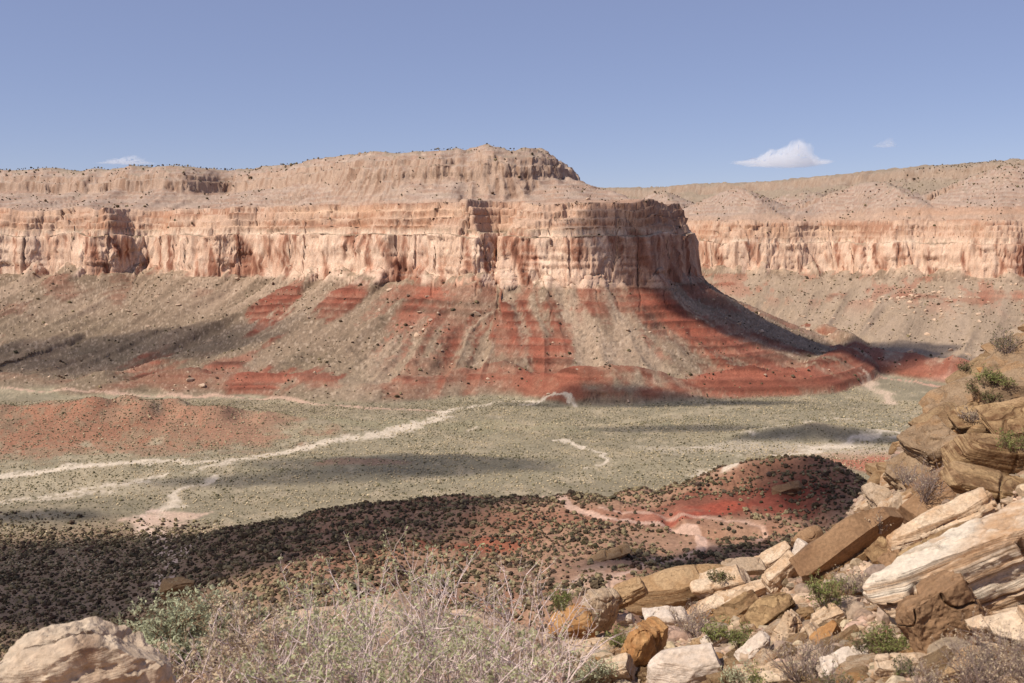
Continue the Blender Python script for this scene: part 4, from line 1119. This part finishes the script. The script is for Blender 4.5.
stone((700, 629, 730, 654), 34, 'white', 'pale slab behind the smooth whitish boulder', thick_px=15, e=7)
stone((795, 607, 815, 620), 15, 'gold', 'small golden flagstone in the rubble', e=7, thick_px=9)
stone((808, 606, 844, 632), 32, 'cream', 'cream slab in the upper rubble with a dark notch', thick_px=16, e=6)
stone((812, 624, 842, 650), 40, 'orange', 'orange tinted slab in the rubble', thick_px=16, e=6)
stone((720, 560, 764, 575), 6, 'grey', 'grey flat slab behind the cream capped rock', thick_px=10, e=6)
stone((690, 636, 712, 652), 10, 'tan', 'small tan stone left of the pale slab', e=4)
stone((560, 640, 625, 662), 4, 'cream', 'low cream ledge under the orange rounded rock', thick_px=14, e=6)
stone((585, 655, 640, 690), 14, 'cream', 'cream rock at the bottom edge left of the orange upright rock', thick_px=26, e=4)
stone((820, 648, 880, 676), 10, 'white', 'whitish flat rock at the bottom of the rubble', thick_px=20, e=5)
stone((870, 655, 940, 690), -4, 'cream', 'broad cream rock near the bottom right shrubs', thick_px=26, e=4)
stone((735, 664, 800, 700), 8, 'cream', 'cream rock half buried at the bottom edge of the slope', thick_px=30, e=4)
stone((930, 640, 1000, 700), 20, 'tan', 'tan rock behind the dry shrub in the lower right corner', thick_px=36, e=4)
# outcrop on the right
OC = [((1004, 332, 1050, 360), 24, 'grey', 'topmost grey slab of the right hand outcrop', 36), ((994, 350, 1050, 372), 18, 'grey', 'second grey slab down from the top of the outcrop', 33),
      ((988, 366, 1050, 410), 22, 'grey', 'thick grey block in the middle of the outcrop at the right edge', 30), ((958, 362, 996, 386), 30, 'tan', 'mossy tan slab on the upper left side of the outcrop', 34),
      ((938, 380, 978, 404), 30, 'grey', 'stack of thin grey slabs on the outcrop skyline', 31), ((932, 401, 964, 418), 18, 'grey', 'dark edged grey slab jutting left from the outcrop', 28),
      ((920, 405, 964, 443), 34, 'tan', 'yellowish tan slab on the left flank of the outcrop', 27), ((958, 405, 1000, 428), 14, 'gold', 'golden ledge just above the log shaped rock', 24),
      ((990, 408, 1050, 440), 8, 'gold', 'golden brown slab at the right edge above the log shaped rock', 20), ((912, 424, 960, 470), 30, 'grey', 'pinkish grey rock face left of the log shaped rock', 23),
      ((889, 466, 913, 489), 20, 'grey', 'small grey rock low on the left skyline of the outcrop', 21), ((918, 472, 962, 500), 24, 'brown', 'rounded brown rock beneath the pinkish grey rock face', 17),
      ((976, 384, 1000, 404), 26, 'brown', 'small brown slab among the shrubs of the outcrop', 30), ((900, 446, 936, 474), 36, 'grey', 'weathered grey slab on the lower left skyline of the outcrop', 22),
      ((1000, 340, 1020, 352), 35, 'tan', 'small tan slab at the top of the outcrop', 35), ((940, 440, 962, 462), 25, 'tan', 'small tan rock beside the left end of the log shaped rock', 19),
      ((975, 372, 996, 386), 20, 'grey', 'small grey slab between the mossy slab and the thick grey block', 32), ((868, 486, 892, 512), 32, 'grey', 'grey rock behind the thin upright slab', 19)]
for b_, th, sty, lb, D_ in OC:
    cx, cy, hw, hh = (b_[0] + b_[2]) / 2, (b_[1] + b_[3]) / 2, (b_[2] - b_[0]) * .66, (b_[3] - b_[1]) * .66
    b_ = (cx - hw, cy - hh * .9, cx + hw, cy + hh * 1.1)
    stone(b_, th, sty, lb, e=7, sub=4 if b_[2] - b_[0] < 45 else 5, depth=1.2, n0=(-.5, -.5, 1), deep=.05, strata=.06)
# far blocks on the hill below
for b_, th, sty, lb in [((160, 575, 198, 606), 10, 'darktan', 'big brown block in the shade on the dark slope above the left shrub'), ((586, 546, 632, 565), 16, 'tan', 'rounded brown rock outcrop above the bend of the track'),
                        ((772, 482, 806, 500), 8, 'brown', 'dark rock outcrop near the top of the red hill')]:
    cx = (b_[0] + b_[2]) / 2; p = hit(cx, b_[3] - 6, 120)
    stone(b_, th, sty, lb, D=p[1], e=4, depth=.6, sub=4, strata=.8, rough=.5, thick=1.2)

# rubble between the big stones
_nt = np.geomspace(2.5, 60, 260)
def rubble_pts(n, seed):
    r = np.random.default_rng(seed); px = r.uniform(545, 1040, n * 3); py = r.uniform(330, 700, n * 3)
    line = np.interp(px, [545, 600, 700, 800, 860, 900, 950, 1030], [640, 600, 585, 550, 490, 430, 375, 330])
    k = py > line; px, py = px[k][:int(n * 1.4)], py[k][:int(n * 1.4)]
    rr = np.array([ray(a, b) for a, b in zip(px, py)]); t = _nt
    hgt = terrain((rr[:, :1] * t[None]).ravel(), np.repeat(t[None], len(rr), 0).ravel(), fine=False).reshape(len(rr), -1)
    under = hgt > rr[:, 2:] * t[None]; ok = under.any(1); b = under.argmax(1)
    i = np.nonzero(ok)[0][:n]; tb = t[b[i]]
    return np.stack([rr[i, 0] * tb, tb, hgt[i, b[i]], px[i], py[i]], 1)
rb_ = rubble_pts(950, 51); r_ = np.random.default_rng(52)
rs_ = .03 + r_.pareto(2.3, len(rb_)) * .04; rs_ = np.minimum(rs_ * (.5 + rb_[:, 1] / 10), np.where(rb_[:, 1] > 13, .42, .11))
order = np.argsort(-(rs_ / rb_[:, 1])); ind, rest = order[:290], order[290:]
RM = []
for k in range(10):
    w_, f_ = stone_mesh((2.2, 1.6, .9), 700 + k, e=7, chops=10, strata=.10, rough=.06, thick=.3, res=.16)
    RM.append((w_, f_))
sty_ = ['cream', 'cream', 'tan', 'tan', 'darktan', 'tan', 'orange', 'cream', 'gold', 'grey']
RMe = [raw_mesh('loose_stone', w_, f_, SM[sty_[k]], True) for k, (w_, f_) in enumerate(RM)]
for m_ in RMe: m_.set_sharp_from_angle(angle=math.radians(30))
for n_, i in enumerate(ind):
    o = link('loose_stone', RMe[n_ % 10], label='loose angular stone in the rubble on the rocky slope', cat='stone', group='loose stones on the rocky slope', loc=(rb_[i, 0], rb_[i, 1], rb_[i, 2] + rs_[i] * .15))
    o.scale = (rs_[i],) * 3; o.rotation_euler = (random.uniform(-.5, .3), random.uniform(-.7, .1), random.uniform(-.6, .6))
gv = rubble_pts(1500, 53)
gx2 = np.concatenate([rb_[rest, 0], np.repeat(gv[:, 0], 5) + r_.normal(0, .25, len(gv) * 5)]); gy2 = np.concatenate([rb_[rest, 1], np.repeat(gv[:, 1], 5) + r_.normal(0, .3, len(gv) * 5)])
gz2 = terrain(gx2, gy2); gs2 = np.concatenate([rs_[rest], .015 + r_.pareto(3, len(gv) * 5) * .02 * (.6 + gy2[len(rest):] / 12)]); gs2 = np.minimum(gs2, np.where(gy2 > 12, .11, .14))
gc2 = (lin(206, 178, 150) * .7)[None] * np.where(gy2 > 12, .75, 1.0)[:, None] * r_.uniform(.55, 1.15, (len(gx2), 1)) * (1 + r_.uniform(-.06, .06, (len(gx2), 3)))
TG = [rock_template(1, 721 + k) for k in range(5)]
mv, mf, mc = merged(TG, gx2, gy2, gz2 - gs2 * .2, gs2, gc2, 54)
PEB = attr_material('pebble_stone', .95, 30, .7, 1.3, .5, .01)
link('gravel', raw_mesh('gravel', mv, mf, PEB, False, mc), kind='stuff', label='pale gravel and chips between the rocks', cat='gravel')
print('rocks', time.time() - T0)
from mathutils import Vector
# ------------------------------------------------------------------ foreground shrubs: branching twigs and small leaves
def twig_material(name, c):
    m, nt, b = new_mat(name)
    n = nt.nodes.new('ShaderNodeTexNoise'); n.inputs['Scale'].default_value = 9; n.inputs['Detail'].default_value = 4
    g = nt.nodes.new('ShaderNodeNewGeometry'); nt.links.new(g.outputs['Position'], n.inputs['Vector'])
    x = nt.nodes.new('ShaderNodeMix'); x.data_type = 'RGBA'
    x.inputs[6].default_value = (*(lin(*c) * .55), 1); x.inputs[7].default_value = (*np.minimum(lin(*c) * 1.1, .9), 1)
    mr = nt.nodes.new('ShaderNodeMapRange'); mr.inputs['From Min'].default_value = .3; mr.inputs['From Max'].default_value = .7
    nt.links.new(n.outputs['Fac'], mr.inputs['Value']); nt.links.new(mr.outputs[0], x.inputs['Factor'])
    nt.links.new(x.outputs[2], b.inputs['Base Color']); b.inputs['Roughness'].default_value = .85
    return m
def leaf_material(name, c):
    m = twig_material(name, c); nt = m.node_tree; b = nt.nodes['Principled BSDF']; out = nt.nodes['Material Output']
    tr = nt.nodes.new('ShaderNodeBsdfTranslucent'); ms = nt.nodes.new('ShaderNodeMixShader'); ms.inputs[0].default_value = .35
    src = b.inputs['Base Color'].links[0].from_socket
    nt.links.new(src, tr.inputs['Color']); nt.links.new(b.outputs[0], ms.inputs[1]); nt.links.new(tr.outputs[0], ms.inputs[2]); nt.links.new(ms.outputs[0], out.inputs['Surface'])
    return m
TW = dict(pale=twig_material('pale_dry_twig', (226, 204, 196)), grey=twig_material('grey_purple_twig', (158, 138, 128)), brown=twig_material('brown_twig', (140, 116, 92)))
LF = dict(yellow=leaf_material('yellow_green_leaf', (196, 196, 152)), green=leaf_material('green_leaf', (148, 152, 92)), sage=leaf_material('sage_leaf', (200, 202, 166)), dry=leaf_material('dry_leaf', (206, 186, 156)), olive=leaf_material('olive_leaf', (118, 118, 78)))

def tubes(paths):
    """paths: list of (points (k,3), r0, r1) -> verts, tri/quad faces of 3-sided tapering tubes"""
    V_, F_ = [], []; off = 0
    ang = np.array([0, 2.094, 4.189])
    for P_, r0, r1 in paths:
        k = len(P_); T_ = np.gradient(P_, axis=0); T_ /= np.linalg.norm(T_, axis=1)[:, None] + 1e-9
        a = np.cross(T_, np.array([.3, .9, .1])); a /= np.linalg.norm(a, axis=1)[:, None] + 1e-9; b = np.cross(T_, a)
        rr = np.linspace(r0, r1, k)[:, None, None]
        ring = P_[:, None] + rr * (a[:, None] * np.cos(ang)[None, :, None] + b[:, None] * np.sin(ang)[None, :, None])
        V_.append(ring.reshape(-1, 3))
        i = np.arange(k - 1)[:, None] * 3 + np.arange(3)[None]; j = np.arange(k - 1)[:, None] * 3 + (np.arange(3)[None] + 1) % 3
        F_.append(np.stack([i, j, j + 3, i + 3], -1).reshape(-1, 4) + off); off += 3 * k
    return np.concatenate(V_), np.concatenate(F_)

def shrub_geo(rad, hgt, stems, seed, leaves, leaf_size, spread=.9, twig=.006, side=6, droop=0.0, leaf_low=.25):
    r = np.random.default_rng(seed); paths = []; tips = []
    def grow(p, d, L, r0, depth):
        k = 4 if depth < 2 else 3
        pts = [p]; dd = d.copy()
        for _ in range(k):
            dd = dd + r.normal(0, .16, 3) + np.array([0, 0, .05 - droop]); dd /= np.linalg.norm(dd)
            pts.append(pts[-1] + dd * L / k)
        pts = np.array(pts); paths.append((pts, r0, r0 * .35))
        if depth >= 1: tips.append(pts)
        if depth < 2:
            for _ in range(side if depth == 0 else 3):
                f = r.uniform(.25, 1.0); i = min(int(f * k), k - 1); q_ = pts[i] * (1 - (f * k - i)) + pts[i + 1] * (f * k - i)
                nd = dd * .8 + r.normal(0, .55, 3) + np.array([0, 0, .12]); nd /= np.linalg.norm(nd)
                grow(q_, nd, L * r.uniform(.25, .5), r0 * .55, depth + 1)
    for _ in range(stems):
        a = r.uniform(0, 6.283); q_ = r.uniform(0, 1) ** .6
        b = np.array([math.cos(a), math.sin(a), 0]) * rad * .35 * q_
        d = np.array([math.cos(a) * spread * q_ * rad / hgt, math.sin(a) * spread * q_ * rad / hgt, 1.0]); d /= np.linalg.norm(d)
        grow(b, d, hgt * r.choice([r.uniform(.5, .75), r.uniform(.75, .98)]), twig * r.uniform(.6, 1.2), 0)
    tv, tf = tubes(paths)
    # leaves sit on the outer twigs
    T_ = [tips[i] for i in r.integers(0, len(tips), leaves)]
    fr = r.uniform(.2, 1, leaves); P_ = np.array([t[-1] * f + t[-2] * (1 - f) for t, f in zip(T_, fr)]) + r.normal(0, leaf_size * .8, (leaves, 3))
    P_ = P_[P_[:, 2] > leaf_low * hgt * r.uniform(.3, 1.2, leaves)]
    n = len(P_); a = r.normal(size=(n, 3)); a /= np.linalg.norm(a, axis=1)[:, None]; b = np.cross(a, r.normal(size=(n, 3))); b /= np.linalg.norm(b, axis=1)[:, None]
    s = leaf_size * r.uniform(.5, 1.3, (n, 1))
    q4 = np.stack([P_ - a * s, P_ + b * s * .45, P_ + a * s, P_ - b * s * .45], 1).reshape(-1, 3)
    lf_ = np.arange(n * 4).reshape(n, 4)
    return (tv, tf), (q4, lf_)

def shrub(loc, rad, hgt, stems, seed, leaves, leaf_size, tw, lf, label, group=None, name='dry_shrub', cat='shrub', **kw):
    (tv, tf), (lv, l_) = shrub_geo(rad, hgt, stems, seed, leaves, leaf_size, **kw)
    e = bpy.data.objects.new(name, None); COL.objects.link(e); e.location = loc; e['label'] = label; e['category'] = cat
    e.empty_display_size = .1
    if group: e['group'] = group
    link('twigs', raw_mesh('twigs', tv, tf, TW[tw], True), e)
    link('leaves', raw_mesh('leaves', lv, l_, LF[lf], False), e)
    return e
def ground_at(px, py, D):
    p = at(px, py, D); return (p[0], p[1], float(terrain(np.array([p[0]]), np.array([p[1]]))[0]) - .02)

g_ = 'dry twiggy shrubs along the bottom'
for px, D, ytop, rpx, lb, sd, lf in [
    (435, 5.0, 572, 78, 'tallest pale twiggy shrub in the middle of the bottom edge', 1, 'yellow'), (330, 4.9, 592, 75, 'pale twiggy shrub with yellow green leaves left of the tallest one', 2, 'yellow'),
    (520, 5.2, 588, 55, 'thinner dry shrub at the right end of the thicket', 3, 'dry'), (262, 4.7, 606, 58, 'low dry shrub at the left end of the thicket', 4, 'dry'),
    (390, 4.2, 622, 80, 'low yellowish shrub in front of the thicket', 5, 'yellow'), (480, 4.3, 622, 66, 'low greyish shrub in front of the thinner dry shrub', 6, 'yellow'), (215, 4.1, 650, 60, 'scrubby dry shrub beside the lichen spotted boulder', 7, 'dry'), (300, 4.1, 640, 60, 'short dry shrub at the bottom edge below the thicket', 8, 'yellow')]:
    g = ground_at(px, 700, D); top = at(px, ytop, D)[2]
    shrub(g, rpx * D / FPX * 1.15, top - g[2], 30, 800 + sd, 3600, .011, 'pale', lf, lb, None, twig=.0068, side=6, spread=1.0, leaf_low=.55)
g = ground_at(190, 700, 4.9)
shrub(g, .36, at(190, 603, 4.9)[2] - g[2], 60, 820, 9000, .010, 'brown', 'sage', 'soft grey green bush behind the lichen spotted boulder', None, name='green_bush', cat='bush', spread=1.2, side=7)
g = ground_at(150, 700, 4.7)
shrub(g, .25, at(150, 618, 4.7)[2] - g[2], 34, 821, 4200, .010, 'brown', 'sage', 'smaller grey green bush at the left of the soft bush', None, name='green_bush', cat='bush', spread=1.2)
bpy.context.view_layer.update(); _dg = bpy.context.evaluated_depsgraph_get()
# shrubs and tufts on the rocky slope: px, py of the foot, radius px, height px
for px, py, rp, hp, tw, lf, st_, lv, lb in [
    (692, 634, 24, 34, 'grey', 'dry', 40, 500, 'purplish grey twiggy shrub left of the pale slab'), (716, 640, 10, 20, 'brown', 'green', 26, 900, 'small green tuft beside the rounded cream stone'), (740, 646, 12, 20, 'brown', 'green', 26, 900, 'green tuft below the striped brown slab'),
    (806, 676, 42, 44, 'grey', 'dry', 60, 900, 'wide grey dry shrub low on the middle of the slope'), (826, 604, 14, 32, 'brown', 'green', 34, 1800, 'leafy green shrub below the large brown slab'), (850, 590, 16, 22, 'grey', 'dry', 36, 500, 'grey shrub beneath the golden ledge'),
    (868, 652, 14, 22, 'brown', 'olive', 26, 700, 'olive tuft in the rubble left of the green bush'), (888, 652, 20, 26, 'brown', 'green', 40, 2200, 'green bush in front of the angular brown block'), (905, 672, 14, 14, 'grey', 'olive', 24, 500, 'small grey tuft at the foot of the green bush'),
    (740, 684, 14, 20, 'brown', 'sage', 24, 700, 'sage tuft at the bottom right of the white boulder'), (760, 690, 12, 20, 'brown', 'green', 22, 900, 'small bright green tuft at the bottom edge'), (985, 690, 46, 64, 'grey', 'dry', 90, 2200, 'large grey purple dry shrub in the lower right corner'), (1030, 680, 34, 52, 'grey', 'dry', 60, 1200, 'dry shrub cut by the right edge'), (940, 694, 30, 34, 'grey', 'dry', 50, 900, 'low dry shrub left of the large corner shrub'),
    (728, 682, 8, 14, 'brown', 'sage', 18, 300, 'tiny sage tuft against the white boulder'), (720, 580, 14, 10, 'brown', 'olive', 24, 600, 'olive cushion plant on the cream capped rock'), (880, 532, 10, 24, 'grey', 'dry', 22, 200, 'thin grey shrub left of the upright slab'), (600, 676, 22, 20, 'brown', 'sage', 34, 1300, 'sage clump below the orange rounded rock'), (572, 684, 26, 30, 'brown', 'sage', 40, 1600, 'sage bush at the bottom edge left of the rocks'), (616, 644, 14, 16, 'brown', 'green', 26, 900, 'small green shrub beside the orange upright rock'),
    (1006, 352, 12, 22, 'grey', 'olive', 34, 500, 'dark shrub on the very top of the outcrop'), (988, 384, 12, 18, 'brown', 'green', 34, 900, 'green shrub halfway up the outcrop'), (978, 396, 12, 18, 'brown', 'olive', 34, 900, 'olive shrub just below the green one on the outcrop'), (1018, 452, 20, 22, 'brown', 'green', 44, 1600, 'bright green shrub behind the log shaped rock'), (970, 420, 14, 14, 'grey', 'dry', 30, 300, 'grey shrub above the golden ledge'),
    (990, 402, 10, 14, 'brown', 'olive', 24, 500, 'small olive shrub at the foot of the thick grey block'), (1004, 386, 9, 12, 'brown', 'green', 24, 500, 'small green plant on the thick grey block'), (965, 372, 8, 10, 'brown', 'olive', 20, 300, 'tiny olive shrub on the mossy slab'), (925, 500, 18, 40, 'grey', 'dry', 34, 300, 'tall grey dry shrub behind the smooth brown slab'), (908, 484, 12, 20, 'grey', 'dry', 26, 200, 'dry grey shrub under the weathered grey slab'), (560, 606, 14, 16, 'brown', 'green', 26, 900, 'green shrub at the far left end of the rocks'), (840, 690, 26, 22, 'grey', 'olive', 36, 700, 'grey olive shrub at the bottom edge below the rubble'), (660, 604, 0, 0, '', '', 0, 0, '')]:
    if rp == 0: continue
    d_ = Vector(ray(px, py)).normalized(); ok_, loc_, _n, _i, _o, _m = scene.ray_cast(_dg, Vector((0, 0, 0)) + d_ * 5.6 * (1 if py < 600 else .5), d_)
    if not ok_ or loc_[1] > 60:
        p_ = hit(min(px, 1035), max(py, 645 if px < 620 else py), 1.0); D_ = p_[1] if p_ is not None and p_[1] < 60 else 9.0
        pp = at(px, py, D_); z_ = float(terrain(np.array([pp[0]]), np.array([pp[1]]))[0])
    else:
        D_ = loc_[1]; pp = (loc_[0], loc_[1], loc_[2]); z_ = loc_[2] - .02
    u_ = D_ / FPX
    shrub((pp[0], pp[1], z_), rp * u_ * 1.1, max(hp * u_, (at(px, py - hp, D_)[2] - z_) * .9), st_, 830 + px, lv, .011 * (D_ / 9) ** .8, tw, lf, lb, None, twig=.004 * (D_ / 9) ** .8, side=5, spread=1.3, leaf_low=.1)
print('shrubs', time.time() - T0)
# ------------------------------------------------------------------ sun, sky, camera
from mathutils import Vector
sl = bpy.data.lights.new('sun', 'SUN'); sl.energy = 5.0; sl.angle = math.radians(.53); sl.color = (1.0, .93, .83)
so = bpy.data.objects.new('sun', sl); COL.objects.link(so)
so.rotation_euler = Vector(SD).to_track_quat('Z', 'Y').to_euler()
w = bpy.data.worlds.new('World'); scene.world = w; w.use_nodes = True
nt = w.node_tree; bg = nt.nodes['Background']
sky = nt.nodes.new('ShaderNodeTexSky'); sky.sky_type = 'NISHITA'; sky.sun_disc = False
sky.sun_elevation = SUN_EL; sky.sun_rotation = SUN_AZ
sky.altitude = 1500; sky.air_density = .85; sky.dust_density = .15; sky.ozone_density = 2.0
bg.inputs['Strength'].default_value = .094
tint = nt.nodes.new('ShaderNodeMix'); tint.data_type = 'RGBA'; tint.blend_type = 'MULTIPLY'; tint.inputs['Factor'].default_value = 1
tint.inputs[7].default_value = (1.14, 1.035, 1.06, 1)
even = nt.nodes.new('ShaderNodeMix'); even.data_type = 'RGBA'; even.inputs['Factor'].default_value = .48
even.inputs[7].default_value = (2.7, 3.35, 5.4, 1)
nt.links.new(sky.outputs[0], even.inputs[6]); nt.links.new(even.outputs[2], tint.inputs[6]); nt.links.new(tint.outputs[2], bg.inputs['Color'])
cd = bpy.data.cameras.new('camera'); cd.lens = 35.0; cd.sensor_width = 36.0 * 1024 / 1024
cd.lens = FPX * 36.0 / 1024.0
cd.clip_end = 40000; cd.clip_start = .05
cam = bpy.data.objects.new('camera', cd); COL.objects.link(cam)
cam.location = (0, 0, 0); cam.rotation_euler = (math.pi / 2 - PITCH, 0, 0)
scene.camera = cam
cd.dof.use_dof = True; cd.dof.focus_distance = 250.0; cd.dof.aperture_fstop = 8.0
scene.view_settings.view_transform = 'Standard'; scene.view_settings.look = 'None'; scene.view_settings.exposure = .12; scene.view_settings.gamma = 1
scene.view_settings.use_curve_mapping = False
scene.cycles.max_bounces = 5
print('done', time.time() - T0)
